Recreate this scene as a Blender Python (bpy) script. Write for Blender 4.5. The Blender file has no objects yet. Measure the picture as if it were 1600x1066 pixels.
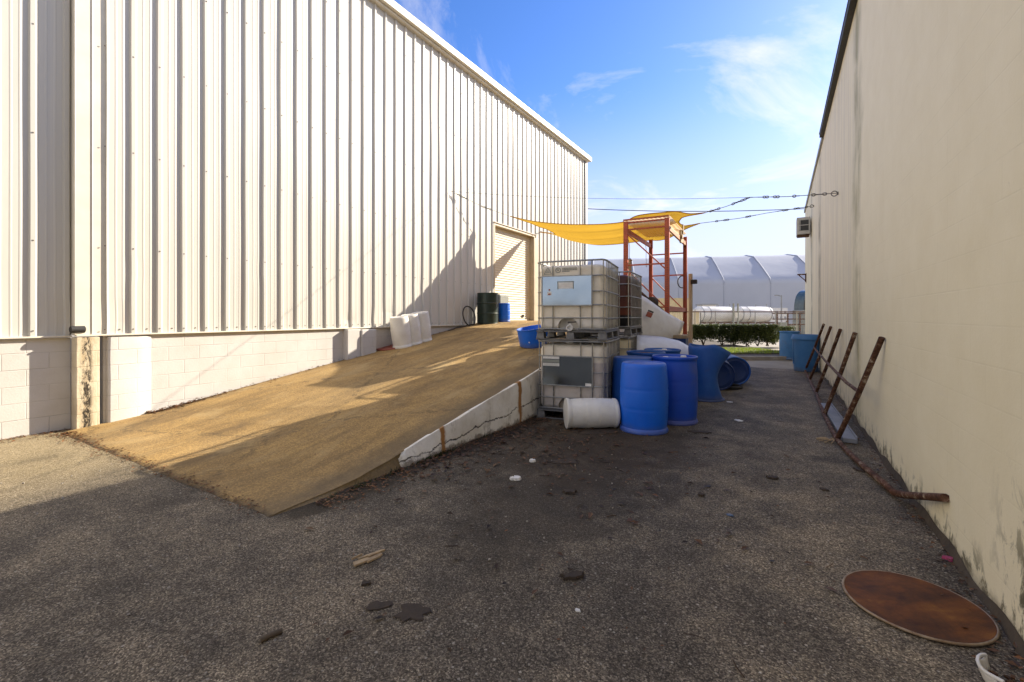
import bpy, bmesh, math, random
from mathutils import Vector, Matrix
from math import sin, cos, tan, pi, radians, atan2, sqrt
random.seed(7)
S = bpy.context.scene
C = S.collection

# ------------------------------------------------------------------ camera
FPX, HX, HY, H = 711.0, 1236.0, 494.0, 1.45          # focal length / vanishing point of the alley in photo pixels, eye height
TH = math.atan((HX-800)/FPX)
FX, FY = -sin(TH), cos(TH)
RX, RY = cos(TH), sin(TH)
cd = bpy.data.cameras.new('camera'); cam = bpy.data.objects.new('camera', cd); C.objects.link(cam)
cam.location = (0, 0, H); cam.rotation_euler = (pi/2, 0, TH)
cd.sensor_width = 36; cd.lens = FPX/1600*36; cd.shift_y = -(533-HY)/1600
cd.clip_start = 0.05; cd.clip_end = 3000
S.camera = cam

# ------------------------------------------------------------------ sun, sky, exposure
SUN = Vector((1.0, 1.85, 1.04)).normalized()
sd = bpy.data.lights.new('sun', 'SUN'); sun = bpy.data.objects.new('sun', sd); C.objects.link(sun)
sun.location = (40, 60, 40)
sun.rotation_euler = SUN.to_track_quat('Z', 'Y').to_euler()
sd.energy = 5.0; sd.angle = radians(0.4); sd.color = (1.0, 0.90, 0.745)
W = bpy.data.worlds.new('World'); S.world = W; W.use_nodes = True
nt = W.node_tree; nt.nodes.clear()
def wn(t, **k):
    n = nt.nodes.new(t)
    for a, b in k.items(): setattr(n, a, b)
    return n
sky = wn('ShaderNodeTexSky', sky_type='NISHITA', sun_disc=False)
sky.sun_elevation = math.asin(SUN.z); sky.sun_rotation = atan2(SUN.x, SUN.y)
sky.air_density = 1.0; sky.dust_density = 0.6; sky.ozone_density = 2.0
bg = wn('ShaderNodeBackground'); bg.inputs['Strength'].default_value = 0.115
wo = wn('ShaderNodeOutputWorld')
tc = wn('ShaderNodeTexCoord')
# thin wispy clouds: a noise on the sky direction, projected on a high flat layer
sep = wn('ShaderNodeSeparateXYZ'); nt.links.new(tc.outputs['Generated'], sep.inputs[0])
zz = wn('ShaderNodeMath', operation='MAXIMUM'); nt.links.new(sep.outputs[2], zz.inputs[0]); zz.inputs[1].default_value = 0.02
za = wn('ShaderNodeMath', operation='ADD'); nt.links.new(zz.outputs[0], za.inputs[0]); za.inputs[1].default_value = 0.12
dx = wn('ShaderNodeMath', operation='DIVIDE'); nt.links.new(sep.outputs[0], dx.inputs[0]); nt.links.new(za.outputs[0], dx.inputs[1])
dy = wn('ShaderNodeMath', operation='DIVIDE'); nt.links.new(sep.outputs[1], dy.inputs[0]); nt.links.new(za.outputs[0], dy.inputs[1])
cmb = wn('ShaderNodeCombineXYZ'); nt.links.new(dx.outputs[0], cmb.inputs[0]); nt.links.new(dy.outputs[0], cmb.inputs[1])
cmb.inputs[2].default_value = 7.7
cof = wn('ShaderNodeVectorMath', operation='ADD'); nt.links.new(cmb.outputs[0], cof.inputs[0]); cof.inputs[1].default_value = (8.54, 7.80, 6.610)
nz = wn('ShaderNodeTexNoise'); nz.inputs['Scale'].default_value = 1.15; nz.inputs['Detail'].default_value = 9; nz.inputs['Roughness'].default_value = 0.62; nz.inputs['Distortion'].default_value = 0.9
nt.links.new(cof.outputs[0], nz.inputs['Vector'])
fill_cloud = wn('ShaderNodeMapRange'); nt.links.new(sep.outputs[1], fill_cloud.inputs[0])     # unseen cloud added overhead and behind the camera to brighten the shade
fill_cloud.inputs[1].default_value = 0.62; fill_cloud.inputs[2].default_value = -0.1; fill_cloud.inputs[3].default_value = 0.0; fill_cloud.inputs[4].default_value = 0.17
ad = wn('ShaderNodeMath', operation='ADD'); nt.links.new(nz.outputs[0], ad.inputs[0]); nt.links.new(fill_cloud.outputs[0], ad.inputs[1])
cr = wn('ShaderNodeValToRGB'); cr.color_ramp.elements[0].position = 0.52; cr.color_ramp.elements[1].position = 0.80
nt.links.new(ad.outputs[0], cr.inputs[0])
hs = wn('ShaderNodeHueSaturation'); hs.inputs['Saturation'].default_value = 1.25; hs.inputs['Value'].default_value = 0.92
nt.links.new(sky.outputs[0], hs.inputs['Color'])
mx = wn('ShaderNodeMix', data_type='RGBA'); mx.inputs[7].default_value = (5.2, 4.9, 4.7, 1)
tn = wn('ShaderNodeMix', data_type='RGBA', blend_type='MULTIPLY'); tn.inputs[0].default_value = 1; tn.inputs[7].default_value = (.80, .84, 1.12, 1)
nt.links.new(hs.outputs[0], tn.inputs[6]); hz_ = wn('ShaderNodeMapRange', interpolation_type='SMOOTHSTEP'); nt.links.new(sep.outputs[2], hz_.inputs[0])      # pale haze low over the horizon
hz_.inputs[1].default_value = .46; hz_.inputs[2].default_value = .06; hz_.inputs[3].default_value = 0; hz_.inputs[4].default_value = .92
hm = wn('ShaderNodeMix', data_type='RGBA'); hm.inputs[7].default_value = (3.5, 3.6, 4.3, 1); nt.links.new(hz_.outputs[0], hm.inputs[0]); nt.links.new(tn.outputs[2], hm.inputs[6])
nt.links.new(hm.outputs[2], mx.inputs[6])
cf = wn('ShaderNodeMath', operation='MULTIPLY'); cf.inputs[1].default_value = 0.85
nt.links.new(cr.outputs[0], cf.inputs[0]); nt.links.new(cf.outputs[0], mx.inputs[0])
nt.links.new(mx.outputs[2], bg.inputs[0]); nt.links.new(bg.outputs[0], wo.inputs[0])
S.view_settings.view_transform = 'Standard'; S.view_settings.look = 'None'
S.view_settings.exposure = 1.13; S.view_settings.gamma = 1.0

# ------------------------------------------------------------------ photo pixel -> world helpers (for measuring)
def P(px, py, d):
    k = (px-800)/FPX
    return Vector((d*(FX+k*RX), d*(FY+k*RY), H-(py-HY)/FPX*d))
def G(px, py, z=0.0):
    return P(px, py, (H-z)*FPX/(py-HY))
def WL(px, py, X):
    k = (px-800)/FPX
    return P(px, py, X/(FX+k*RX))
RA = radians(1.07); RP = Vector((0.82, 4.617)); RN = Vector((-cos(RA), -sin(RA))); RT = Vector((-sin(RA), cos(RA)))
def WR(px, py, off=0.0):
    k = (px-800)/FPX
    v = Vector((FX+k*RX, FY+k*RY))
    return P(px, py, (RP.dot(RN)+off)/v.dot(RN))

# ------------------------------------------------------------------ mesh builder
class MB:
    def __init__(s): s.bm = bmesh.new()
    def face(s, pts):
        return s.bm.faces.new([s.bm.verts.new(p) for p in pts])
    def box(s, c, d, rot=None, taper=1.0):
        c = Vector(c); h = Vector(d)/2; vs = []
        for z in (-1, 1):
            t = taper if z > 0 else 1
            for x, y in ((-1,-1),(1,-1),(1,1),(-1,1)):
                v = Vector((x*h.x*t, y*h.y*t, z*h.z))
                if rot is not None: v = rot @ v
                vs.append(s.bm.verts.new(c+v))
        for q in ((3,2,1,0),(4,5,6,7),(0,1,5,4),(1,2,6,5),(2,3,7,6),(3,0,4,7)):
            s.bm.faces.new([vs[i] for i in q])
    def bar(s, a, b, w, t, up=(0,0,1)):
        a, b = Vector(a), Vector(b); z = (b-a); L = z.length; z.normalize()
        up = Vector(up)
        if abs(up.dot(z)) > .98: up = Vector((1,0,0))
        x = up.cross(z).normalized(); y = z.cross(x)
        m = Matrix((x, y, z)).transposed()
        s.box((a+b)/2, (w, t, L), m)
    def tube(s, pts, r, n=8, closed=False, cap=True):
        pts = [Vector(p) for p in pts]; N = len(pts); rings = []
        rs = r if isinstance(r, (list, tuple)) else [r]*N
        prev = None
        for i, p in enumerate(pts):
            if closed: t = pts[(i+1) % N]-pts[i-1]
            else: t = pts[min(i+1, N-1)]-pts[max(i-1, 0)]
            t.normalize()
            if prev is None:
                u = Vector((0,0,1)) if abs(t.z) < .9 else Vector((1,0,0))
                x = u.cross(t).normalized()
            else:
                x = (prev-t*prev.dot(t)).normalized()
            prev = x; y = t.cross(x)
            rings.append([s.bm.verts.new(p+(x*cos(2*pi*k/n)+y*sin(2*pi*k/n))*rs[i]) for k in range(n)])
        M = N if closed else N-1
        for i in range(M):
            A, B = rings[i], rings[(i+1) % N]
            for k in range(n):
                s.bm.faces.new((A[k], A[(k+1) % n], B[(k+1) % n], B[k]))
        if cap and not closed:
            s.bm.faces.new(rings[0][::-1]); s.bm.faces.new(rings[-1])
    def lathe(s, prof, n=40, c=(0,0,0), m=None, cap0=True, cap1=True, fn=None):
        c = Vector(c); rings = []
        for r, z in prof:
            ring = []
            for k in range(n):
                a = 2*pi*k/n
                v = Vector((r*cos(a), r*sin(a), z))
                if fn: v = fn(v, a)
                if m is not None: v = m @ v
                ring.append(s.bm.verts.new(c+v))
            rings.append(ring)
        for A, B in zip(rings, rings[1:]):
            for k in range(n):
                s.bm.faces.new((A[k], A[(k+1) % n], B[(k+1) % n], B[k]))
        if cap0: s.bm.faces.new(rings[0][::-1])
        if cap1: s.bm.faces.new(rings[-1])
    def grid(s, rows):
        V = [[s.bm.verts.new(p) for p in r] for r in rows]
        for a, b in zip(V, V[1:]):
            for i in range(len(a)-1):
                s.bm.faces.new((a[i], a[i+1], b[i+1], b[i]))
    def build(s, name, mat, parent=None, loc=None, smooth=None, bevel=0, solid=0, normals=True):
        if normals: bmesh.ops.recalc_face_normals(s.bm, faces=s.bm.faces)
        me = bpy.data.meshes.new(name); s.bm.to_mesh(me); s.bm.free()
        o = bpy.data.objects.new(name, me); C.objects.link(o)
        me.materials.append(mat)
        if smooth is not None:
            for p in me.polygons: p.use_smooth = True
            me.set_sharp_from_angle(angle=radians(smooth))
        if solid:
            md = o.modifiers.new('solid', 'SOLIDIFY'); md.thickness = solid; md.offset = 0
        if bevel:
            md = o.modifiers.new('bevel', 'BEVEL'); md.width = bevel; md.segments = 2; md.limit_method = 'ANGLE'
        if parent: o.parent = parent
        if loc is not None: o.location = loc
        return o
def tag(o, label, cat, group=None):
    o['label'] = label; o['category'] = cat
    if group: o['group'] = group
    return o
def thing(name, label, cat, loc=(0,0,0), rz=0, group=None, rot=None):
    o = bpy.data.objects.new(name, None); C.objects.link(o)
    o.empty_display_size = .2
    o.location = loc; o.rotation_euler = rot if rot else (0, 0, rz)
    return tag(o, label, cat, group)
def struct(o, kind='structure'):
    o['kind'] = kind; return o
def copy_thing(root, loc, label, rot=None):
    r = root.copy(); C.objects.link(r); r.location = loc; r['label'] = label
    if rot is not None: r.rotation_euler = rot
    for ch in list(root.children):
        c = ch.copy(); C.objects.link(c); c.parent = r
        for g in ch.children:
            d = g.copy(); C.objects.link(d); d.parent = c
    return r

# ------------------------------------------------------------------ materials
class NT:
    def __init__(s, name):
        s.m = bpy.data.materials.new(name); s.m.use_nodes = True
        s.t = s.m.node_tree; s.b = s.t.nodes['Principled BSDF']; s.out = s.t.nodes['Material Output']
        s.tc = s.t.nodes.new('ShaderNodeTexCoord'); s.obj = s.tc.outputs['Object']
    def n(s, t, **k):
        n = s.t.nodes.new(t)
        for a, b in k.items(): setattr(n, a, b)
        return n
    def l(s, a, b): s.t.links.new(a, b)
    def put(s, sock, v):
        if isinstance(v, bpy.types.NodeSocket): s.l(v, sock)
        elif isinstance(v, (tuple, list)) and len(v) == 3 and sock.type == 'RGBA': sock.default_value = (*v, 1)
        else: sock.default_value = v
    def math(s, op, a, b=0.0, c=0.0, clamp=False):
        n = s.n('ShaderNodeMath', operation=op, use_clamp=clamp)
        s.put(n.inputs[0], a); s.put(n.inputs[1], b); s.put(n.inputs[2], c)
        return n.outputs[0]
    def scale(s, v, sc, off=(0,0,0)):
        n = s.n('ShaderNodeMapping'); s.l(v, n.inputs[0]); n.inputs['Scale'].default_value = sc; n.inputs['Location'].default_value = off
        return n.outputs[0]
    def noise(s, sc, det=4, rough=.55, vec=None, dist=0):
        n = s.n('ShaderNodeTexNoise'); s.l(vec or s.obj, n.inputs['Vector'])
        n.inputs['Scale'].default_value = sc; n.inputs['Detail'].default_value = det
        n.inputs['Roughness'].default_value = rough; n.inputs['Distortion'].default_value = dist
        return n.outputs[0]
    def vor(s, sc, vec=None, feature='F1'):
        n = s.n('ShaderNodeTexVoronoi', feature=feature); s.l(vec or s.obj, n.inputs['Vector']); n.inputs['Scale'].default_value = sc
        return n
    def ramp(s, f, els, interp='LINEAR'):
        n = s.n('ShaderNodeValToRGB'); s.put(n.inputs[0], f); r = n.color_ramp; r.interpolation = interp
        while len(r.elements) < len(els): r.elements.new(.5)
        for e, (p, c) in zip(r.elements, els):
            e.position = p
            e.color = (c, c, c, 1) if not isinstance(c, (tuple, list)) else (*c, 1)
        return n.outputs[0]
    def mix(s, f, a, b, mode='MIX'):
        n = s.n('ShaderNodeMix', data_type='RGBA', blend_type=mode)
        s.put(n.inputs[0], f); s.put(n.inputs[6], a); s.put(n.inputs[7], b)
        return n.outputs[2]
    def xyz(s, v=None):
        n = s.n('ShaderNodeSeparateXYZ'); s.l(v or s.obj, n.inputs[0]); return n.outputs
    def comb(s, x, y, z):
        n = s.n('ShaderNodeCombineXYZ')
        for i, v in enumerate((x, y, z)): s.put(n.inputs[i], v)
        return n.outputs[0]
    def near(s, a, c, w):      # 1 at a == c falling to 0 at distance w
        d = s.math('ABSOLUTE', s.math('SUBTRACT', a, c))
        q = s.math('SUBTRACT', 1.0, s.math('DIVIDE', d, w), clamp=True)
        n = s.n('ShaderNodeMapRange', interpolation_type='SMOOTHSTEP'); s.l(q, n.inputs[0]); return n.outputs[0]
    def step(s, a, lo, hi):    # 0 below lo, 1 above hi
        n = s.n('ShaderNodeMapRange', interpolation_type='SMOOTHSTEP'); s.put(n.inputs[0], a)
        n.inputs[1].default_value = lo; n.inputs[2].default_value = hi
        return n.outputs[0]
    def bump(s, h, st=.3, dist=.01, nrm=None):
        n = s.n('ShaderNodeBump'); s.put(n.inputs['Height'], h); n.inputs['Strength'].default_value = st; n.inputs['Distance'].default_value = dist
        if nrm: s.l(nrm, n.inputs['Normal'])
        return n.outputs[0]
    def fin(s, col, rough=.6, metal=0.0, nrm=None, spec=None, **k):
        b = s.b; s.put(b.inputs['Base Color'], col); s.put(b.inputs['Roughness'], rough); s.put(b.inputs['Metallic'], metal)
        if nrm: s.l(nrm, b.inputs['Normal'])
        if spec is not None: b.inputs['Specular IOR Level'].default_value = spec
        for a, v in k.items(): s.put(b.inputs[a.replace('_', ' ')], v)
        return s.m
def rnd_vec(t):   # object coordinates shifted by a per-object random
    oi = t.n('ShaderNodeObjectInfo'); v = t.n('ShaderNodeVectorMath', operation='ADD')
    r = t.math('MULTIPLY', oi.outputs['Random'], 37.0)
    t.l(t.obj, v.inputs[0]); t.l(t.comb(r, r, r), v.inputs[1]); return v.outputs[0]
def simple(name, c1, c2=None, sc=6, rough=.6, metal=0.0, bump=.15, bsc=40, bd=.004, lo=.35, hi=.7, spec=None, rrange=.12, sub=0):
    t = NT(name); v = rnd_vec(t)
    n1 = t.noise(sc, 6, .62, v)
    col = t.mix(t.ramp(n1, [(lo, 0.0), (hi, 1.0)]), c1, c2 or tuple(x*.72 for x in c1))
    r = t.math('ADD', rough-rrange/2, t.math('MULTIPLY', t.noise(sc*2.3, 4, .6, v), rrange*1.0))
    nr = t.bump(t.noise(bsc, 4, .6, v), bump, bd)
    t.fin(col, r, metal, nr, spec)
    if sub:
        t.b.inputs['Subsurface Weight'].default_value = sub; t.b.inputs['Subsurface Radius'].default_value = (.05, .05, .05); t.b.inputs['Subsurface Scale'].default_value = .5
    return t.m
M = {}
# asphalt
t = NT('asphalt'); X, Y, Z = t.xyz()
wv = t.n('ShaderNodeVectorMath', operation='ADD'); t.l(t.obj, wv.inputs[0])
nw = t.n('ShaderNodeTexNoise'); nw.inputs['Scale'].default_value = 120; t.l(t.obj, nw.inputs['Vector'])
vs = t.n('ShaderNodeVectorMath', operation='SCALE'); t.l(nw.outputs['Color'], vs.inputs[0]); vs.inputs['Scale'].default_value = .007; t.l(vs.outputs[0], wv.inputs[1])
v1 = t.vor(150, wv.outputs[0]); v2 = t.vor(300, wv.outputs[0])
g1 = t.xyz(v1.outputs['Color'])[0]; g2 = t.xyz(v2.outputs['Color'])[1]
gg = t.math('ADD', t.math('MULTIPLY', g1, .75), t.math('MULTIPLY', g2, .25))
stone = t.ramp(gg, [(.12, (.034, .028, .0215)), (.45, (.080, .068, .053)), (.66, (.125, .107, .083)), (.82, (.19, .166, .13)), (.95, (.32, .285, .225))])
big = t.noise(.45, 5, .6); mid = t.noise(2.2, 6, .65)
tone = t.math('ADD', t.math('MULTIPLY', t.ramp(big, [(.3, .0), (.7, 1.0)]), .6), t.math('MULTIPLY', t.ramp(mid, [(.3, .0), (.7, 1.0)]), .75))
col = t.mix(1.0, stone, t.ramp(tone, [(.08, (.44, .425, .40)), (.60, (1.08, 1.04, .98)), (1.0, (1.85, 1.74, 1.53))]), 'MULTIPLY')
v3 = t.vor(48, wv.outputs[0]); pick = t.math('MULTIPLY', t.step(t.xyz(v3.outputs['Color'])[2], .86, .90), t.math('SUBTRACT', 1.0, t.step(v3.outputs['Distance'], .28, .42)))
col = t.mix(t.math('MULTIPLY', pick, .75), col, t.ramp(t.xyz(v3.outputs['Color'])[0], [(.1, (.10, .085, .065)), (.6, (.24, .21, .17)), (.95, (.46, .42, .35))]))
spt = t.math('MULTIPLY', t.ramp(t.noise(9, 6, .75, dist=.6), [(.62, 0.0), (.66, .8)]), t.ramp(t.noise(.8, 4), [(.42, .1), (.60, 1.0)]))
col = t.mix(spt, col, (.020, .016, .012))
# dusty ground along the warehouse, lightened to put sunlight into the colour
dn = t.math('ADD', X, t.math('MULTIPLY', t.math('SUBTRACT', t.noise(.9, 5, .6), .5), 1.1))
sun_dust = t.math('MULTIPLY', t.math('SUBTRACT', 1.0, t.step(dn, -6.5, -4.5)), .95)
sun_dust = t.math('MULTIPLY', sun_dust, t.ramp(t.noise(30, 5, .7), [(.25, .55), (.6, 1.0)]))
sun_sand = t.ramp(gg, [(.1, (.18, .132, .066)), (.5, (.35, .27, .14)), (.9, (.50, .41, .26))])
col = t.mix(t.math('MULTIPLY', sun_dust, .95), col, sun_sand)
# oily brown dirt along the ramp kerb and the drums
dd = t.math('SQRT', t.math('ADD', t.math('POWER', t.math('MULTIPLY', t.math('ADD', X, 2.1), .75), 2), t.math('POWER', t.math('MULTIPLY', t.math('SUBTRACT', Y, 4.9), .7), 2)))
dd = t.math('ADD', dd, t.math('MULTIPLY', t.math('SUBTRACT', t.noise(1.9, 7, .68, dist=.6), .5), 2.6))
d2 = t.math('SQRT', t.math('ADD', t.math('POWER', t.math('MULTIPLY', t.math('ADD', X, 1.55), 1.25), 2), t.math('POWER', t.math('MULTIPLY', t.math('SUBTRACT', Y, 3.1), .75), 2)))
d2 = t.math('ADD', d2, t.math('MULTIPLY', t.math('SUBTRACT', t.noise(2.4, 7, .7, dist=.5), .5), 2.4))
col = t.mix(t.math('MULTIPLY', t.math('SUBTRACT', 1.0, t.step(d2, .25, 1.2)), .62), col, (.030, .023, .016))
col = t.mix(t.math('MULTIPLY', t.math('SUBTRACT', 1.0, t.step(dd, .3, 1.5)), .86), col, t.mix(t.noise(9, 7, .75), (.012, .008, .005), (.070, .048, .029)))
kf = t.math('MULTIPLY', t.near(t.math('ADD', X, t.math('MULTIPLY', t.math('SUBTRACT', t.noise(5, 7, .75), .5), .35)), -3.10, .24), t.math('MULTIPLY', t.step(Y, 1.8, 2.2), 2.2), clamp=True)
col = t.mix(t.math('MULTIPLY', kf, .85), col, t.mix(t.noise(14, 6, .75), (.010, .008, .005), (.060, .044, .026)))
rt = t.math('MULTIPLY', t.step(t.math('ADD', X, t.math('MULTIPLY', t.math('SUBTRACT', t.noise(.8, 5, .65), .5), 1.6)), -1.0, .0), .38)
col = t.mix(rt, col, t.mix(1.0, col, (1.7, 1.64, 1.5), 'MULTIPLY'))
st = t.ramp(t.noise(.75, 6, .7, dist=1.2), [(.54, 0.0), (.70, 1.0)])
col = t.mix(t.math('MULTIPLY', st, .5), col, (.024, .019, .015))
h = t.math('ADD', t.math('MULTIPLY', t.math('SUBTRACT', 1.0, v1.outputs['Distance']), .7), t.math('MULTIPLY', gg, .6))
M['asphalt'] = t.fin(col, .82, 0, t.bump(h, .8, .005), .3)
# far yard
M['yard'] = simple('pale_concrete_yard', (.30, .27, .21), (.22, .19, .15), 1.2, .9, bump=.2)
# ramp concrete
t = NT('ramp_concrete'); X, Y, Z = t.xyz()
sv = t.scale(t.obj, (1.5, .55, 1)); n1 = t.noise(1.6, 7, .66, sv, .4); n2 = t.noise(.8, 5, .6); n3 = t.noise(130, 3, .7)
col = t.mix(t.ramp(n1, [(.32, 0.0), (.68, 1.0)]), (.40, .258, .092), (.20, .126, .050))
col = t.mix(t.ramp(n2, [(.45, 0.0), (.72, .6)]), col, (.42, .285, .12))
vv = t.vor(95); g = t.xyz(vv.outputs['Color'])[0]
col = t.mix(.42, col, t.ramp(g, [(.1, (.45, .43, .40)), (.6, (1, 1, 1)), (.95, (1.9, 1.8, 1.65))]), 'MULTIPLY')
trk = t.noise(.9, 7, .72, t.scale(t.obj, (1.7, .28, 1), (1.7, 0, 0)), .3)
col = t.mix(t.ramp(trk, [(.47, 0.0), (.63, .5)]), col, (.115, .080, .042))
trk2 = t.noise(1.5, 8, .76, t.scale(t.obj, (1.1, .6, 1), (5.2, 3, 0)), .4)
col = t.mix(t.ramp(trk2, [(.52, 0.0), (.68, .55)]), col, (.47, .345, .165))
edge = t.math('MULTIPLY', t.step(t.math('ADD', X, t.math('MULTIPLY', t.math('SUBTRACT', t.noise(3, 6, .7), .5), .9)), -3.75, -3.25), .6)
col = t.mix(edge, col, (.12, .095, .06))
fs = t.math('MULTIPLY', t.math('SUBTRACT', 1.0, t.step(t.math('ADD', Y, t.math('MULTIPLY', t.math('SUBTRACT', t.noise(7, 7, .78), .5), .26)), 1.86, 1.965)), .85)
col = t.mix(fs, col, (.075, .058, .038))
blot = t.ramp(t.noise(2.6, 7, .7, dist=.8), [(.60, 0.0), (.74, .7)])
col = t.mix(blot, col, (.13, .092, .055))
cv = t.vor(.42, t.scale(t.obj, (1, 1, 1)), 'DISTANCE_TO_EDGE')
wob = t.math('ADD', cv.outputs['Distance'], t.math('MULTIPLY', t.math('SUBTRACT', t.noise(5, 5, .7), .5), .16))
crk = t.math('SUBTRACT', 1.0, t.step(t.math('ABSOLUTE', wob), .002, .010))
col = t.mix(t.math('MULTIPLY', crk, .45), col, (.06, .045, .028))
hh = t.math('ADD', t.math('MULTIPLY', n3, .5), t.math('MULTIPLY', g, .4))
M['ramp'] = t.fin(col, .85, 0, t.bump(hh, .55, .005), .3)
# painted side wall of the ramp
t = NT('ramp_side_paint'); X, Y, Z = t.xyz()
n1 = t.noise(3.2, 7, .68); 
col = t.mix(t.ramp(n1, [(.42, 0.0), (.72, 1.0)]), (.80, .77, .70), (.62, .57, .48))
wl = t.math('ADD', t.math('SUBTRACT', Z, t.math('MULTIPLY', t.math('SUBTRACT', Y, 3.0), .07)), t.math('MULTIPLY', t.math('SUBTRACT', t.noise(4, 6, .7, dist=.5), .5), .18))
crk = t.math('MULTIPLY', t.math('SUBTRACT', 1.0, t.step(t.math('ABSOLUTE', t.math('SUBTRACT', wl, .04)), .002, .012)), t.ramp(t.noise(3.1, 5, .7), [(.34, .25), (.46, 1.0)]))
col = t.mix(crk, col, (.05, .04, .03))
ds = t.ramp(t.noise(5, 8, .78, t.scale(t.obj, (1, 1, .5))), [(.55, 0.0), (.66, .65)])
col = t.mix(ds, col, (.20, .17, .12))
low = t.math('SUBTRACT', 1.0, t.step(t.math('ADD', Z, t.math('MULTIPLY', t.math('SUBTRACT', t.noise(9, 7, .75), .35), .30)), .05, .11))
col = t.mix(t.math('MULTIPLY', low, .8), col, (.13, .10, .07))
for yy, ww in ((3.74, .055), (5.35, .07)):
    rs = t.math('MULTIPLY', t.near(t.math('ADD', Y, t.math('MULTIPLY', t.math('SUBTRACT', t.noise(9, 4), .5), .10)), yy, ww), t.math('MULTIPLY', t.ramp(t.noise(14, 6, .7, t.scale(t.obj, (1, 1, .2))), [(.3, .3), (.6, 1.0)]), t.math('ADD', 1.3, t.math('MULTIPLY', Z, 4.0))), clamp=True)
    col = t.mix(rs, col, (.32, .15, .04))
M['ramp_side'] = t.fin(col, .7, 0, t.bump(t.math('ADD', t.noise(30, 6, .7), t.math('MULTIPLY', crk, -1.5)), .5, .008))
# cream painted rib metal
t = NT('cream_metal_siding'); X, Y, Z = t.xyz()
n1 = t.noise(.7, 4, .6, t.scale(t.obj, (1, 3.2, .25)))
col = t.mix(t.ramp(n1, [(.3, 0.0), (.7, 1.0)]), (.545, .525, .475), (.51, .488, .435))
n2 = t.noise(9, 6, .7, t.scale(t.obj, (1, 1, .12)))
col = t.mix(t.ramp(n2, [(.58, 0.0), (.8, .35)]), col, (.50, .44, .34))
pan = t.math('FLOOR', t.math('DIVIDE', Y, .915)); wn_ = t.n('ShaderNodeTexWhiteNoise', noise_dimensions='1D'); t.l(pan, wn_.inputs['W'])
col = t.mix(t.math('MULTIPLY', wn_.outputs['Value'], .3), col, (.63, .585, .50))
M['siding'] = t.fin(col, .42, 0, t.bump(t.noise(2.2, 3, .5, t.scale(t.obj, (1, 1.2, .5))), .18, .02), .4)
M['trim'] = simple('cream_metal_trim', (.70, .645, .53), (.62, .57, .46), 3, .42, bump=.06)
M['greytrim'] = simple('grey_metal_trim', (.30, .31, .32), (.24, .25, .26), 4, .45)
M['screw'] = simple('screw_head', (.20, .17, .14), (.11, .08, .06), 60, .5, .6)
# painted block
def block(name, base, dirt, sc=1.0, mortar=.05, zdirt=.16, streak=0.0, dirtcol=(.16, .11, .07)):
    t = NT(name); X, Y, Z = t.xyz()
    b = t.n('ShaderNodeTexBrick'); t.l(t.comb(Y, Z, 0.0), b.inputs['Vector'])
    b.inputs['Scale'].default_value = 1; b.inputs['Brick Width'].default_value = .405; b.inputs['Row Height'].default_value = .2
    b.inputs['Mortar Size'].default_value = .006; b.inputs['Mortar Smooth'].default_value = .6
    fac = b.outputs['Fac']
    fade = t.ramp(t.noise(1.7, 5, .65), [(.38, .12), (.62, 1.0)])
    mm = t.math('MULTIPLY', fac, fade)
    n1 = t.noise(2.4, 6, .65)
    col = t.mix(t.ramp(n1, [(.35, 0.0), (.7, 1.0)]), base, dirt)
    col = t.mix(t.math('MULTIPLY', mm, mortar*6), col, tuple(x*.55 for x in dirt))
    zz = t.math('ADD', Z, t.math('MULTIPLY', t.math('SUBTRACT', t.noise(6, 7, .72), .5), zdirt*2.2))
    return t, col, mm, zz
t, col, mm, zz = block('white_block_paint', (.57, .545, .51), (.51, .48, .435))
spk = t.ramp(t.noise(20, 7, .75), [(.62, 0.0), (.72, .8)])
col = t.mix(t.math('MULTIPLY', spk, t.ramp(t.noise(1.3, 3), [(.45, 0.0), (.7, .8)])), col, (.30, .24, .17))
hgt = t.math('SUBTRACT', t.math('MULTIPLY', t.noise(45, 6, .7), .5), t.math('MULTIPLY', mm, 1.1))
M['block'] = t.fin(col, .75, 0, t.bump(hgt, .55, .008), .3)
t, col, mm, zz = block('stained_pier_paint', (.70, .62, .46), (.52, .42, .27))
X, Y, Z = t.xyz()
mo = t.math('MULTIPLY', t.ramp(t.noise(8, 8, .8, t.scale(t.obj, (1, 1.6, .55)), .3), [(.47, 0.0), (.54, 1.0)]), t.math('MULTIPLY', t.near(Y, 2.115, .085), 1.6, clamp=True))
col = t.mix(mo, col, (.035, .027, .018))
rs = t.math('MULTIPLY', t.near(Y, 2.13, .12), t.ramp(t.noise(5, 6, .7, t.scale(t.obj, (1, 2, .3))), [(.38, .1), (.6, .8)]))
col = t.mix(t.math('MULTIPLY', rs, t.math('SUBTRACT', 1.0, mo)), col, (.34, .22, .09))
M['pier'] = t.fin(col, .8, 0, t.bump(t.math('SUBTRACT', t.noise(40, 6, .7), mm), .6, .01), .3)
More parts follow.
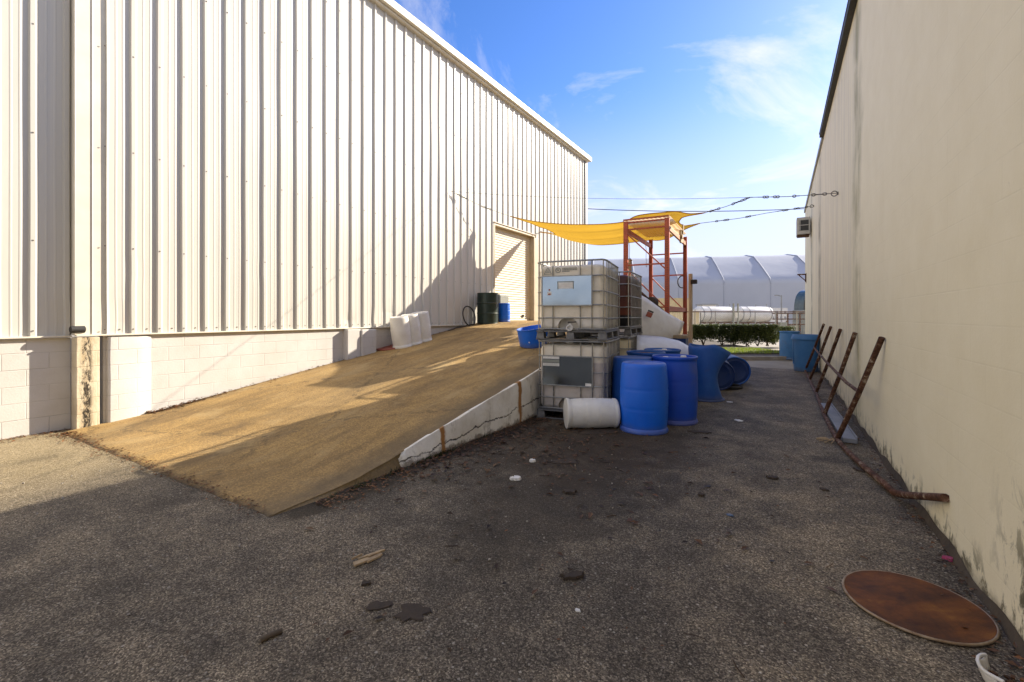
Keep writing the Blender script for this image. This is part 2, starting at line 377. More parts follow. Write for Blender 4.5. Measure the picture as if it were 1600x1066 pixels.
# right wall: cream painted block with mildew (object coords: y along the wall, z up)
t, col, mm, zz = block('cream_block_paint', (.88, .80, .57), (.83, .745, .51), mortar=.012, zdirt=.1)
X, Y, Z = t.xyz()
strk = t.noise(2.0, 5, .6, t.scale(t.obj, (1, 2.4, .10)))
far = t.step(Y, 6.6, 9.5)
col = t.mix(t.math('MULTIPLY', t.math('MULTIPLY', t.ramp(strk, [(.42, 0.0), (.7, 1.0)]), far), .6), col, (.50, .45, .37))
st2 = t.noise(3.4, 6, .7, t.scale(t.obj, (1, 3.5, .16), (0, 5, 2)))
for yy, ww, a, cc in ((7.75, .60, 1.0, (.38, .34, .17)), (14.4, .8, .8, (.20, .165, .09)), (17.8, .6, .9, (.13, .11, .06))):
    f = t.math('MULTIPLY', t.math('MULTIPLY', t.near(t.math('ADD', Y, t.math('MULTIPLY', t.math('SUBTRACT', t.noise(1.1, 5, .65), .5), 1.1)), yy, ww), t.ramp(t.noise(.9, 4, .6, t.obj, .5), [(.36, .15), (.56, 1.0)])), t.ramp(st2, [(.30, 0.0), (.55, 1.0)]))
    col = t.mix(t.math('MULTIPLY', f, a), col, cc)
spots = t.math('MULTIPLY', t.ramp(t.noise(7, 7, .74, t.scale(t.obj, (1, 1, .6)), .5), [(.51, 0.0), (.585, 1.0)]),
        t.math('MAXIMUM', t.math('MULTIPLY', t.math('SUBTRACT', 1.0, t.step(Z, .15, .95)), t.math('SUBTRACT', 1.0, t.step(Y, 2.75, 3.3))),
               t.math('MULTIPLY', t.math('SUBTRACT', 1.0, t.step(zz, .05, .30)), .9)))
col = t.mix(spots, col, (.085, .075, .035))
sp2 = t.math('MULTIPLY', t.ramp(t.noise(5, 8, .8, t.scale(t.obj, (1, 1, .35), (3, 1, 7))), [(.67, 0.0), (.72, 1.0)]), .65)
col = t.mix(sp2, col, (.22, .18, .11))
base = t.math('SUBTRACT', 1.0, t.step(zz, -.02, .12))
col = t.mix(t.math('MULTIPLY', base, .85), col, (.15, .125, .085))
scr = t.ramp(t.noise(3, 3, .5, t.scale(t.obj, (1, .4, 8), (0, 2, 9))), [(.70, 0.0), (.74, .3)])
col = t.mix(scr, col, (.80, .73, .58))
hgt = t.math('SUBTRACT', t.math('ADD', t.math('MULTIPLY', t.noise(60, 5, .7), .35), t.math('MULTIPLY', t.noise(5, 4, .6), .5)), t.math('MULTIPLY', mm, .28))
M['creamwall'] = t.fin(col, .62, 0, t.bump(hgt, .38, .007), .3)
# roll-up door
M['door'] = simple('cream_shutter', (.63, .575, .455), (.57, .515, .40), 4, .45, bump=.05)
M['jamb'] = simple('jamb_paint', (.52, .44, .31), (.43, .36, .25), 5, .5)
# metals, plastics
M['galv'] = simple('galvanised_steel', (.33, .33, .32), (.22, .22, .21), 22, .38, .75, bump=.1)
t = NT('polished_plate'); v = rnd_vec(t)
M['plate'] = t.fin(t.mix(t.ramp(t.noise(2, 5, .6, v), [(.35, 0.0), (.7, 1.0)]), (.33, .39, .44), (.25, .31, .36)), t.math('MULTIPLY', t.noise(6, 5, .6, v), .22), .98, t.bump(t.noise(1.0, 1.5, .4, v), .55, .06))
def poly(name, stops, rough=.42, sub=.25):
    t = NT(name); X, Y, Z = t.xyz(); v = rnd_vec(t)
    zz = t.math('ADD', Z, t.math('MULTIPLY', t.math('SUBTRACT', t.noise(5, 4, .6, v), .5), .02))
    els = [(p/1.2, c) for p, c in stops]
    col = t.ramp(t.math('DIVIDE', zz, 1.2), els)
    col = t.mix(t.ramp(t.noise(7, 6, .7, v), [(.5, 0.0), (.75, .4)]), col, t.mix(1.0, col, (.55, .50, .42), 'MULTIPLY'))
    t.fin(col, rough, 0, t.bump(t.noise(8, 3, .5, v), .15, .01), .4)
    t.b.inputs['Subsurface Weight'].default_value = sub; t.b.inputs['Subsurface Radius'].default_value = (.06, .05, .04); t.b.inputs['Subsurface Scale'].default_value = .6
    return t.m
CRE = (.76, .69, .56)
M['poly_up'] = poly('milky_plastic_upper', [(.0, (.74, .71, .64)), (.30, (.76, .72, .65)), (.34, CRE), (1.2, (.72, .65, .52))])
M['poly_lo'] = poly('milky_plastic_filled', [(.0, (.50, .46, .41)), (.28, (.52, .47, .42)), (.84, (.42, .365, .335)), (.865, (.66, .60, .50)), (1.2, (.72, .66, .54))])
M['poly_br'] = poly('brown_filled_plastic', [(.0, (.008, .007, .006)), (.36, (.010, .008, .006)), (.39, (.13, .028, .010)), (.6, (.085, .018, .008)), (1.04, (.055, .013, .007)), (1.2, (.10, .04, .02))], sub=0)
M['poly_cr'] = poly('yellowed_plastic', [(.0, (.60, .53, .33)), (1.2, (.68, .60, .42))])
M['recess'] = simple('shaded_yellow_plastic', (.30, .26, .19), (.24, .20, .14), 8, .5)
M['white_pl'] = simple('white_plastic', (.76, .73, .66), (.66, .62, .54), 5, .42, bump=.08, sub=.15)
M['white_pl2'] = simple('grey_white_plastic', (.70, .69, .66), (.60, .58, .54), 5, .45, bump=.08, sub=.15)
def plast(name, c, fade, rough=.38):
    t = NT(name); v = rnd_vec(t)
    n1 = t.noise(3, 6, .65, v); n2 = t.noise(16, 6, .75, t.scale(v, (1, 1, .25)))
    col = t.mix(t.ramp(n1, [(.38, 0.0), (.75, .7)]), c, fade)
    col = t.mix(t.ramp(n2, [(.60, 0.0), (.75, .4)]), col, tuple(x*.5+.03 for x in c))
    scr = t.ramp(t.noise(4, 8, .85, t.scale(v, (4, 4, 40))), [(.60, 0.0), (.66, .40)])
    col = t.mix(scr, col, tuple(min(1, x*.8+.12) for x in fade))
    X, Y, Z = t.xyz()
    ge = t.n('ShaderNodeNewGeometry'); up = t.step(t.xyz(ge.outputs['Normal'])[2], .45, .95)
    col = t.mix(t.math('MULTIPLY', up, t.ramp(t.noise(11, 7, .75, v), [(.3, .15), (.7, .55)])), col, (.20, .19, .17))
    blo = t.ramp(t.noise(2.2, 7, .72, t.scale(v, (1, 1, .6)), .5), [(.54, 0.0), (.66, .30)])
    col = t.mix(blo, col, (.09, .10, .13))
    low = t.math('SUBTRACT', 1.0, t.step(t.math('ADD', Z, t.math('MULTIPLY', t.noise(9, 6, .7, v), .12)), .06, .20))
    col = t.mix(t.math('MULTIPLY', low, .5), col, (.12, .10, .075))
    return t.fin(col, t.math('ADD', rough-.1, t.math('MULTIPLY', n2, .3)), 0, t.bump(t.noise(3, 3, .5, v), .2, .01), .45)
M['blue'] = plast('blue_plastic', (.003, .115, .66), (.006, .15, .74))
M['blue2'] = plast('deep_blue_plastic', (.005, .060, .46), (.010, .09, .52))
M['blue3'] = plast('faded_blue_plastic', (.010, .080, .34), (.03, .14, .42), .5)
M['blue4'] = plast('sky_blue_plastic', (.035, .15, .36), (.07, .21, .42), .5)
M['blue5'] = plast('bright_blue_plastic', (.004, .12, .62), (.01, .17, .70))
M['navy'] = plast('navy_plastic', (.008, .03, .12), (.02, .055, .18), .45)
M['dkgreen'] = simple('dark_green_paint', (.018, .035, .025), (.012, .022, .016), 5, .35, .2)
M['pallet'] = simple('dull_pallet_steel', (.17, .165, .155), (.11, .105, .10), 14, .5, .5, bump=.2)
M['greysheet'] = simple('grey_painted_steel', (.24, .25, .22), (.19, .20, .17), 5, .5)
M['black'] = simple('black_rubber', (.018, .017, .016), (.035, .032, .029), 12, .7)
M['redlid'] = simple('red_lid_plastic', (.32, .075, .040), (.22, .05, .03), 9, .5)
# rust
t = NT('rusty_pipe'); v = rnd_vec(t)
n1 = t.noise(14, 7, .72, v); n2 = t.noise(60, 5, .7, v)
col = t.ramp(t.math('ADD', t.math('MULTIPLY', n1, .8), t.math('MULTIPLY', n2, .25)), [(.38, (.022, .012, .008)), (.47, (.075, .032, .017)), (.55, (.12, .055, .030)), (.60, (.20, .13, .085)), (.68, (.42, .36, .27))])
M['rust'] = t.fin(col, .8, .15, t.bump(n2, .6, .004), .3)
t = NT('rusty_lid'); X, Y, Z = t.xyz()
r = t.math('SQRT', t.math('ADD', t.math('POWER', X, 2), t.math('POWER', Y, 2)))
n1 = t.noise(4.5, 7, .68, t.obj, .6); n2 = t.noise(40, 5, .7)
sv = t.noise(1.8, 5, .6, t.scale(t.obj, (1.2, 4.2, 1)))
ff = t.math('ADD', t.math('ADD', t.math('MULTIPLY', n1, .4), t.math('MULTIPLY', n2, .12)), t.math('MULTIPLY', sv, .55))
col = t.ramp(ff, [(.40, (.035, .011, .003)), (.49, (.085, .027, .004)), (.58, (.15, .047, .006)), (.70, (.27, .11, .015))])
M['rustlid'] = t.fin(col, .55, 0, t.bump(n2, .35, .003), .22)
M['palerim'] = simple('pale_rim_steel', (.38, .29, .19), (.20, .12, .06), 18, .5, .3)
M['rack'] = simple('orange_rack_paint', (.46, .085, .028), (.28, .060, .024), 7, .5, .1, bump=.15, lo=.4, hi=.75)
M['rackor'] = simple('pale_orange_beam', (.52, .24, .08), (.38, .15, .05), 7, .5)
M['tan'] = simple('tan_board', (.50, .40, .27), (.40, .31, .20), 4, .8)
t = NT('translucent_tan_sheet'); t.fin(t.mix(t.noise(4, 5), (.62, .48, .30), (.50, .38, .22)), .6)
tr = t.n('ShaderNodeBsdfTranslucent'); t.put(tr.inputs[0], (.85, .68, .46)); ms = t.n('ShaderNodeMixShader'); ms.inputs[0].default_value = .6
t.l(t.b.outputs[0], ms.inputs[1]); t.l(tr.outputs[0], ms.inputs[2]); t.l(ms.outputs[0], t.out.inputs[0]); M['tansheet'] = t.m
t = NT('yellow_sail'); X, Y, Z = t.xyz()
n1 = t.noise(1.5, 5, .6)
wea = t.noise(500, 2, .5)
col = t.mix(t.ramp(n1, [(.35, 0.0), (.7, 1.0)]), (.58, .37, .055), (.47, .285, .036))
t.fin(col, .85, 0, t.bump(t.noise(6, 4, .6), .25, .02), .2)
tr = t.n('ShaderNodeBsdfTranslucent'); t.put(tr.inputs[0], (.52, .315, .035))
ms = t.n('ShaderNodeMixShader'); ms.inputs[0].default_value = .5
t.l(t.b.outputs[0], ms.inputs[1]); t.l(tr.outputs[0], ms.inputs[2]); t.l(ms.outputs[0], t.out.inputs[0])
M['sail'] = t.m
M['cable'] = simple('dark_cable', (.03, .03, .03), (.05, .05, .05), 20, .6)
M['steelcable'] = simple('steel_cable', (.20, .19, .17), (.12, .11, .10), 20, .5, .6)
M['fabric'] = None
t = NT('white_fabric'); n1 = t.noise(.25, 4, .6)
t.fin(t.mix(t.ramp(n1, [(.35, 0.0), (.7, 1.0)]), (.47, .50, .57), (.42, .45, .52)), .6, 0, t.bump(t.noise(.5, 3), .2, .2))
tr = t.n('ShaderNodeBsdfTranslucent'); t.put(tr.inputs[0], (.7, .7, .7)); ms = t.n('ShaderNodeMixShader'); ms.inputs[0].default_value = .25
t.l(t.b.outputs[0], ms.inputs[1]); t.l(tr.outputs[0], ms.inputs[2]); t.l(ms.outputs[0], t.out.inputs[0]); M['fabric'] = t.m
M['tank'] = simple('white_tank_paint', (.70, .69, .66), (.60, .58, .54), 1.5, .4)
M['beige'] = simple('beige_paint', (.55, .45, .26), (.45, .36, .20), 1.5, .6)
M['whitepaint'] = simple('white_paint', (.72, .70, .66), (.60, .58, .54), 4, .5)
M['acgrey'] = simple('ac_case', (.50, .49, .45), (.38, .37, .33), 6, .5)
M['darkgrille'] = simple('dark_grille', (.045, .045, .042), (.03, .03, .03), 20, .6)
M['wood'] = simple('weathered_wood', (.42, .31, .18), (.24, .17, .10), 12, .85, bump=.4)
M['greyplank'] = simple('grey_painted_plank', (.26, .27, .29), (.19, .19, .20), 7, .6)
M['paper'] = simple('white_paper', (.72, .71, .68), (.6, .58, .55), 30, .8)
M['darkleaf'] = simple('dark_wet_cardboard', (.032, .022, .015), (.055, .038, .024), 30, .85, bump=.5)
M['pink'] = simple('pink_wrapper', (.42, .06, .16), (.30, .04, .10), 30, .5)
M['kerb'] = simple('kerb_concrete', (.34, .31, .26), (.22, .19, .15), 3, .85, bump=.35)
M['dirt'] = simple('brown_soil', (.085, .062, .038), (.05, .038, .025), 6, .95, bump=.6)
def leafmat(name, a, b, tr=.35):
    t = NT(name); g = t.n('ShaderNodeNewGeometry')
    c = t.ramp(g.outputs['Random Per Island'], [(.0, a), (1.0, b)])
    t.fin(c, .55, 0, None, .3)
    x = t.n('ShaderNodeBsdfTranslucent'); t.l(c, x.inputs[0]); ms = t.n('ShaderNodeMixShader'); ms.inputs[0].default_value = tr
    t.l(t.b.outputs[0], ms.inputs[1]); t.l(x.outputs[0], ms.inputs[2]); t.l(ms.outputs[0], t.out.inputs[0]); return t.m
M['hedge'] = leafmat('hedge_leaf', (.022, .040, .010), (.10, .12, .032))
M['grass'] = leafmat('grass_blade', (.12, .20, .012), (.32, .40, .04))
M['litter'] = leafmat('dry_leaf', (.045, .020, .009), (.22, .095, .035), .1)
M['weed'] = leafmat('weed_leaf', (.022, .030, .010), (.075, .075, .025))
M['bark'] = simple('bark', (.10, .075, .05), (.06, .045, .03), 14, .9, bump=.5)
M['glassgreen'] = simple('dark_green_cab', (.05, .08, .075), (.03, .05, .05), 4, .15)

# ------------------------------------------------------------------ ground
XL = -7.72                     # face of the metal siding
b = MB(); b.face([(-900,-900,-.02),(900,-900,-.02),(900,900,-.02),(-900,900,-.02)])
struct(b.build('ground', M['yard']))
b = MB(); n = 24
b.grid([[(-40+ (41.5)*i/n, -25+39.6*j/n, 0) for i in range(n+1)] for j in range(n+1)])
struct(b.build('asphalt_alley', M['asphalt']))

# ------------------------------------------------------------------ ramp (profile differs a little between the two edges)
RXR = -3.2; RXL = XL+.02
def prof(pts, y):
    for (a, za), (c, zc) in zip(pts, pts[1:]):
        if y <= c: return za+(zc-za)*max(0, (y-a))/(c-a)
    return pts[-1][1]
PL = [(1.90,.006),(2.75,.07),(6.65,.645),(9.9,1.16),(11.0,1.28),(21,1.29)]
PR = [(1.90,.006),(2.8,.035),(3.06,.075),(3.14,.125),(3.27,.158),(6.0,.65),(9.0,1.18),(10.3,1.28),(21,1.29)]
def rampz(x, y):
    f = (x-RXL)/(RXR-RXL); f = min(1, max(0, f))
    ys = [y-.35, y, y+.35]
    a = sum(prof(PL, q) for q in ys)/3; c = sum(prof(PR, q) for q in ys)/3
    if y < 2.3: a, c = prof(PL, y), prof(PR, y)
    return a*(1-f)+c*f
ramp = thing('loading_ramp', 'brown concrete ramp sloping up along the ribbed warehouse to its shutter door', 'ramp', (-5.4, 1.9, 0))
def L2(o, p): o.parent = p; o.matrix_parent_inverse = Matrix.Translation(-Vector(p.location)); return o
b = MB(); ys = [1.9+.06*i for i in range(22)]+[3.22+.2*i for i in range(64)]
rows = []
for y in ys:
    row = []
    for i in range(61):
        x = RXL+(RXR-RXL)*i/60
        yy = y-.02 + (.006*sin(x*3.1)+.005*sin(x*9+1) if y < 2.0 else 0)
        row.append((x, yy, rampz(x, y)+(.006 if y > 1.95 else -.004)))
    rows.append(row)
b.grid(rows)
L2(b.build('ramp_surface', M['ramp'], smooth=40), ramp)
b = MB(); top, bot = [], []
ys2 = [3.12+.02*i for i in range(8)]+[3.3+.25*i for i in range(51)]
nose = lambda y: -.05*max(0, 1-(y-3.12)/.14)**2
outer = [(RXR+.02+.012*sin(y*5)+.008*sin(y*13)+nose(y), y, (rampz(RXR, y)+.012)*(1-.55*max(0, 1-(y-3.12)/.12)**2)) for y in ys2]
inner = [(RXR-.02+.008*sin(y*7)+nose(y)*.4, y, (rampz(RXR, y)+.009)*(1-.2*max(0, 1-(y-3.12)/.12)**2)) for y in ys2]
lowo = [(RXR+.05+.02*sin(y*4)+nose(y), y, -.02) for y in ys2]
mid = [(RXR+.035+.012*sin(y*5)+nose(y), y, (rampz(RXR, y)-.02)*.9) for y in ys2]
b.grid([inner, outer, mid, lowo])
b2 = MB(); yl = [1.88+.1*i for i in range(14)]
b2.grid([[(RXR-.01, y, rampz(RXR, y)+.004) for y in yl], [(RXR+.03+.02*sin(y*9), y, -.01) for y in yl]])
L2(b2.build('ramp_edge', M['ramp']), ramp)
L2(b.build('side_wall', M['ramp_side'], smooth=50), ramp)
b = MB()
b.grid([[(RXL, y, rampz(RXL,y)-.02) for y in (15.81,)]+[(RXR+.02, 15.81, 1.27)], [(RXL, 15.81, -.02), (RXR+.02, 15.81, -.02)]])
L2(b.build('end_wall', M['ramp_side']), ramp)

# ------------------------------------------------------------------ warehouse on the left
wh = thing('metal_warehouse', 'tall cream ribbed metal warehouse on a white block base', 'building', (XL, 9, 0))
def ww(bm, name, mat, **k): return L2(bm.build(name, mat, **k), wh)
ZB, ZT, YN, YF = 1.21, 8.28, 2.02, WL(916, 400, XL).y
DY0, DY1 = WL(772, 400, XL).y, WL(833, 400, XL).y
DZ1 = WL(772, 352, XL).z; DZ0 = 1.285
PITCH, RH = .305, .033
def ribbed(b, y0, y1, z0, z1, x, phase):
    pts = [(y0, 0)]
    k = math.floor((y0-phase)/PITCH)-1
    shape = [(0,0),(.014,RH),(.055,RH),(.085,0),(.145,0),(.153,.0028),(.165,.0028),(.173,0),(.223,0),(.231,.0028),(.243,.0028),(.251,0)]
    while phase+k*PITCH < y1:
        for sy, sx in shape:
            y = phase+k*PITCH+sy
            if y0 < y < y1: pts.append((y, sx))
        k += 1
    pts.append((y1, 0))
    nz = max(1, int((z1-z0)/.16)); rg = random.Random(int(y0*10)+4)
    dents = [(y0+(y1-y0)*rg.random(), z0+.15+1.3*rg.random()**1.5, .05+.09*rg.random(), rg.choice((-1, 1))*(.010+.016*rg.random()), .016*rg.random()) for _ in range(int((y1-y0)*1.6))] if z0 < 2 else []
    def pt(y, sx, z):
        ox = .003*sin(y*1.7+z*1.6)*sin(z+y*.6)+.001*sin(z*2.3+y*.9); oy = .0014*sin(z*1.9+math.floor(y/PITCH)*1.7)
        for dy_, dz_, w_, a_, c_ in dents:
            if abs(y-dy_) < .4 and abs(z-dz_) < .4:
                g = math.exp(-((y-dy_)**2+(z-dz_)**2)/(2*w_*w_)); oy += a_*g; ox -= c_*g
        return (x+sx+ox, min(max(y+oy, y0), y1), z)
    b.grid([[pt(y, sx, z0+(z1-z0)*j/nz) for y, sx in pts] for j in range(nz+1)])
PH = WL(157, 300, XL).y
b = MB(); ribbed(b, YN+.30, DY0, ZB, ZT, XL, PH); ribbed(b, DY1, YF-.12, ZB, ZT, XL, PH); ribbed(b, DY0, DY1, DZ1, ZT, XL, PH)
ww(b, 'siding', M['siding'], solid=.002)
b = MB(); ribbed(b, -9, YN, ZB-.01, ZT, XL-.165, PH-.02)
ww(b, 'recessed_siding', M['siding'], solid=.002)
# flat corner trim where the long wall steps forward, its return and the far corner
b = MB()
b.box((XL-.105, YN+.155, (ZB+ZT)/2), (.22, .31, ZT-ZB))
b.box((XL+.010, YN+.16, (ZB+ZT)/2), (.012, .012, ZT-ZB)); b.box((XL-.02, YN-.004, (ZB+ZT)/2), (.06, .012, ZT-ZB))
ww(b, 'corner_trim', M['trim'], bevel=.006)
b = MB(); b.box((XL-.04, YF-.03, (ZT+0)/2), (.14, .18, ZT))
ww(b, 'corner_trim', M['trim'], bevel=.006)
b = MB(); b.box((XL+.03, YF-.19, (ZT+1.3)/2), (.07, .09, ZT-1.3))
ww(b, 'downspout', M['greytrim'], bevel=.01)
# flashing and drip edge along the foot of the siding
b = MB(); b.box((XL+.002, (YN+DY0)/2, ZB-.008), (.075, DY0-YN, .02)); b.box((XL-.155, (YN-9)/2, ZB-.018), (.075, YN+9, .02))
ww(b, 'flashing', M['trim'], bevel=.003)
# eave
b = MB()
b.box((XL+.08, (YF-10)/2+.04, ZT+.09), (.26, YF+10.2, .18)); b.box((XL+.05, (YF-10)/2+.03, ZT-.03), (.14, YF+10, .05))
ww(b, 'eave_trim', M['trim'], bevel=.01)
b = MB(); b.face([(XL+.1, -10, ZT+.185), (XL+.1, YF+.08, ZT+.185), (XL-14, YF+.08, ZT+1.4), (XL-14, -10, ZT+1.4)]); ww(b, 'roof', M['trim'])
b = MB(); b.face([(XL-.1, YF, 0), (XL-28, YF, 0), (XL-28, YF, ZT), (XL-.1, YF, ZT)]); ww(b, 'end_wall', M['siding'])
# screws (several hundred tiny heads)
b = MB()
for z in (1.27, 2.37, 3.68, 5.0, 6.3, 7.55):
    k = 0
    while PH+k*PITCH < YF-.3:
        for off in ((.035, RH),) if z > 1.3 else ((.035, RH), (.2, .002)):
            y = PH+k*PITCH+off[0]
            if not (DY0-.02 < y < DY1+.02 and z < DZ1) and k < 40:
                b.box((XL+off[1]+.003, y, z+.004*random.random()), (.008, .013, .013))
        k += 1
    for k in range(-4, 0):
        y = PH-.02+k*PITCH+.035-(0 if k else 0)
        if y < YN-.05: b.box((XL-.165+RH+.003, y, z), (.008, .013, .013))
struct(ww(b, 'screws', M['screw']), 'stuff')
# block base, recessed part, piers
b = MB(); b.box((XL-.12, (2.3+DY0)/2, ZB/2-.01), (.2, DY0-2.3, ZB-.02)); ww(b, 'block_base', M['block'])
b = MB(); b.box((XL-.12, (DY1+.1+YF)/2, ZB/2-.01), (.2, YF-DY1-.3, ZB-.02)); ww(b, 'block_base', M['block'])
b = MB(); b.box((XL-.165-.11, (YN-9)/2, ZB/2-.02), (.2, YN+9, ZB-.03)); ww(b, 'block_base', M['block'])
b = MB(); b.box((XL-.06, 2.135, ZB/2-.015), (.18, .23, ZB-.03)); ww(b, 'stained_pier', M['pier'], bevel=.008)
def pilaster(y0, y1):
    b = MB(); pts = []
    sec = [(XL-.1, y0), (XL+.055, y0), (XL+.065, y0+.02), (XL+.065, y1-.16), (XL+.02, y1-.06), (XL-.0, y1), (XL-.1, y1)]
    zs = [0, .3, .6, .9, ZB-.04]
    b.grid([[(x+.004*sin(z*9+y*7), y+.005*sin(z*11), z) for x, y in sec] for z in zs])
    b.face([(x, y, ZB-.04) for x, y in sec])
    ww(b, 'pilaster', M['block'], smooth=25)
pilaster(2.33, 2.82)
ya, yb, yc = WL(543, 540, XL+.12).y, WL(565, 540, XL+.14).y, WL(588, 540, XL+.14).y
b = MB(); b.box((XL+.02, (ya+yb)/2, ZB/2-.015), (.2, yb-ya, ZB-.03)); ww(b, 'pilaster', M['block'], bevel=.015)
b = MB(); b.box((XL+.05, (yb+yc)/2, ZB/2-.02), (.2, yc-yb, ZB-.04)); ww(b, 'pilaster', M['block'], bevel=.02)
b = MB(); ps = WL(123, 514, XL+.04)
b.tube([(XL+.0, ps.y-.075, ZB+.07), (XL+.0, ps.y-.065, ZB+.07), (XL+.0, ps.y+.065, ZB+.07), (XL+.0, ps.y+.075, ZB+.07)], [.03, .045, .045, .03], 14); ww(b, 'weep_vent', M['black'], smooth=40)
# shutter door with jambs and header
dr = MB(); dd = .13; nsl = 38; hz = (DZ1-DZ0+.1)/nsl; rows = []
for k in range(nsl):
    z = DZ0-.01+k*hz
    for f, o in ((0, 0), (.25, .016), (.62, .016), (.92, 0)):
        rows.append([(XL-dd-.016+o, DY0-.02, z+f*hz), (XL-dd-.016+o, DY1+.02, z+f*hz)])
dr.grid(rows); door = ww(dr, 'roller_door', M['door'], smooth=20)
b = MB(); b.box((XL-dd+.004, (DY0+DY1)/2, DZ0+.025), (.05, DY1-DY0-.01, .05))
o = b.build('bottom_bar', M['jamb'], bevel=.004); o.parent = door
b = MB()
for y in (DY1-.55, DY1-.48): b.box((XL-dd+.02, y, DZ0+.17), (.03, .03, .09))
o = b.build('handle', M['black'], bevel=.004); o.parent = door
b = MB(); b.box((XL-.065, DY0-.03, (DZ0+DZ1)/2), (.215, .06, DZ1-DZ0)); b.box((XL-.065, DY1+.03, (DZ0+DZ1)/2), (.215, .06, DZ1-DZ0))
b.box((XL+.03, DY1+.17, (DZ0+DZ1)/2-.02), (.03, .24, DZ1-DZ0))
b.box((XL-.065, (DY0+DY1)/2, DZ1+.035), (.215, DY1-DY0+.12, .07)); b.box((XL+.05, (DY0+DY1)/2+.03, DZ1+.085), (.04, DY1-DY0+.2, .025))
ww(b, 'door_frame', M['jamb'], bevel=.004)
b = MB(); b.box((XL-.2, (DY0+DY1)/2, DZ0-.02), (.3, DY1-DY0, .04)); ww(b, 'sill', M['ramp'])

# ------------------------------------------------------------------ cream block building on the right
rb = thing('block_building', 'cream painted block building with mildew stains and dark roof edge', 'building', (RP.x, RP.y, 0), RA)
RTOP = 5.70; y_far = (WR(1258, 400).xy-RP).dot(RT); Y0R = -RP.y
# local: +y along the wall, -x into the alley ; material uses world-like y so shift mesh by using local y directly
def rloc(px, py, off=0):
    p = WR(px, py, off); q = p.xy-RP
    return Vector((-q.dot(RN), q.dot(RT), p.z))
b = MB()
YO = RP.y
def rr(bm, name, mat, **k):
    o = bm.build(name, mat, rb, **k); o.location = (0, -YO, 0); return o   # part coords: y counted from the camera
yf = y_far+YO
b.grid([[(.0, -14, 0), (.0, yf, 0)], [(.0, -14, RTOP), (.0, yf, RTOP)]])
b.grid([[(0, yf, 0), (18, yf, 0)], [(0, yf, RTOP), (18, yf, RTOP)]])
b.grid([[(0, -14, 0), (18, -14, 0)], [(0, -14, RTOP), (18, -14, RTOP)]])
rr(b, 'wall', M['creamwall'])
ys = rloc(1287, 198).y+YO
b = MB(); b.box((-.03, (ys-14)/2, RTOP+.045), (.11, ys+14, .09)); b.box((-.072, (ys-14)/2, RTOP+.10), (.04, ys+14.02, .04))
rr(b, 'roof_edge', M['darkgrille'], bevel=.006)
b = MB(); b.box((-.012, (ys+yf)/2, RTOP+.02), (.06, yf-ys, .10)); rr(b, 'roof_edge', M['greytrim'], bevel=.006)
b = MB(); b.face([(-.02, -14, RTOP+.06), (-.02, yf, RTOP+.06), (18, yf, RTOP+.9), (18, -14, RTOP+.9)]); rr(b, 'roof', M['greytrim'])
b = MB(); b.grid([[(-.012-.02*abs(sin(y*3.1)), y, 0.0) for y in [1+.1*i for i in range(200)]], [(-.002, y, .05+.03*sin(y*7)*sin(y*2.3)) for y in [1+.1*i for i in range(200)]]])
rr(b, 'footing', M['dirt'])
# eye bolts where the sail chains end
for px, py in ((1310, 302), (1272, 322)):
    p = rloc(px, py); b = MB()
    b.tube([(p.x-.06+.045*cos(a), p.y+YO+.0, p.z+.045*sin(a)) for a in [2*pi*i/14 for i in range(14)]], .009, 6, closed=True)
    b.tube([(p.x-.015, p.y+YO, p.z), (p.x+.01, p.y+YO, p.z)], .03, 8)
    rr(b, 'eye_bolt', M['steelcable'], smooth=40)
# window air conditioner high on the wall
p = rloc(1268, 350); ac = thing('air_conditioner', 'grey window air conditioner box sticking out high on the cream wall', 'air conditioner', WR(1268, 365) + Vector((-.02, 0, 0)), RA)
hz = .56
b = MB(); b.box((-.20, .32, hz/2), (.38, .66, hz)); ac_c = b.build('case', M['acgrey'], ac, bevel=.012)
b = MB()
b.box((-.19, -.012, hz*.52), (.26, .008, hz*.62)); b.build('grille', M['darkgrille'], ac)
b = MB(); b.box((-.19, -.02, hz*.53), (.28, .012, .022)); b.box((-.30, -.02, hz*.53), (.02, .012, hz*.62)); b.build('grille_bars', M['acgrey'], ac)
b = MB(); b.box((-.20, .32, -.02), (.34, .5, .03)); b.build('drip_tray', M['rust'], ac)
p = WR(1260, 440); br = thing('wall_bracket', 'small rusty triangular bracket on the far end of the cream wall', 'bracket', p, RA)
b = MB(); b.bar((-.30, 0, .28), (.02, 0, .28), .05, .05); b.bar((-.02, 0, -.02), (-.02, 0, .3), .05, .05); b.bar((-.26, 0, .27), (-.02, 0, .02), .035, .035)
b.build('arms', M['rust'], br, bevel=.004)
b = MB(); b.box((.0, 0, .13), (.02, .12, .40)); b.build('wall_plate', M['rust'], br)

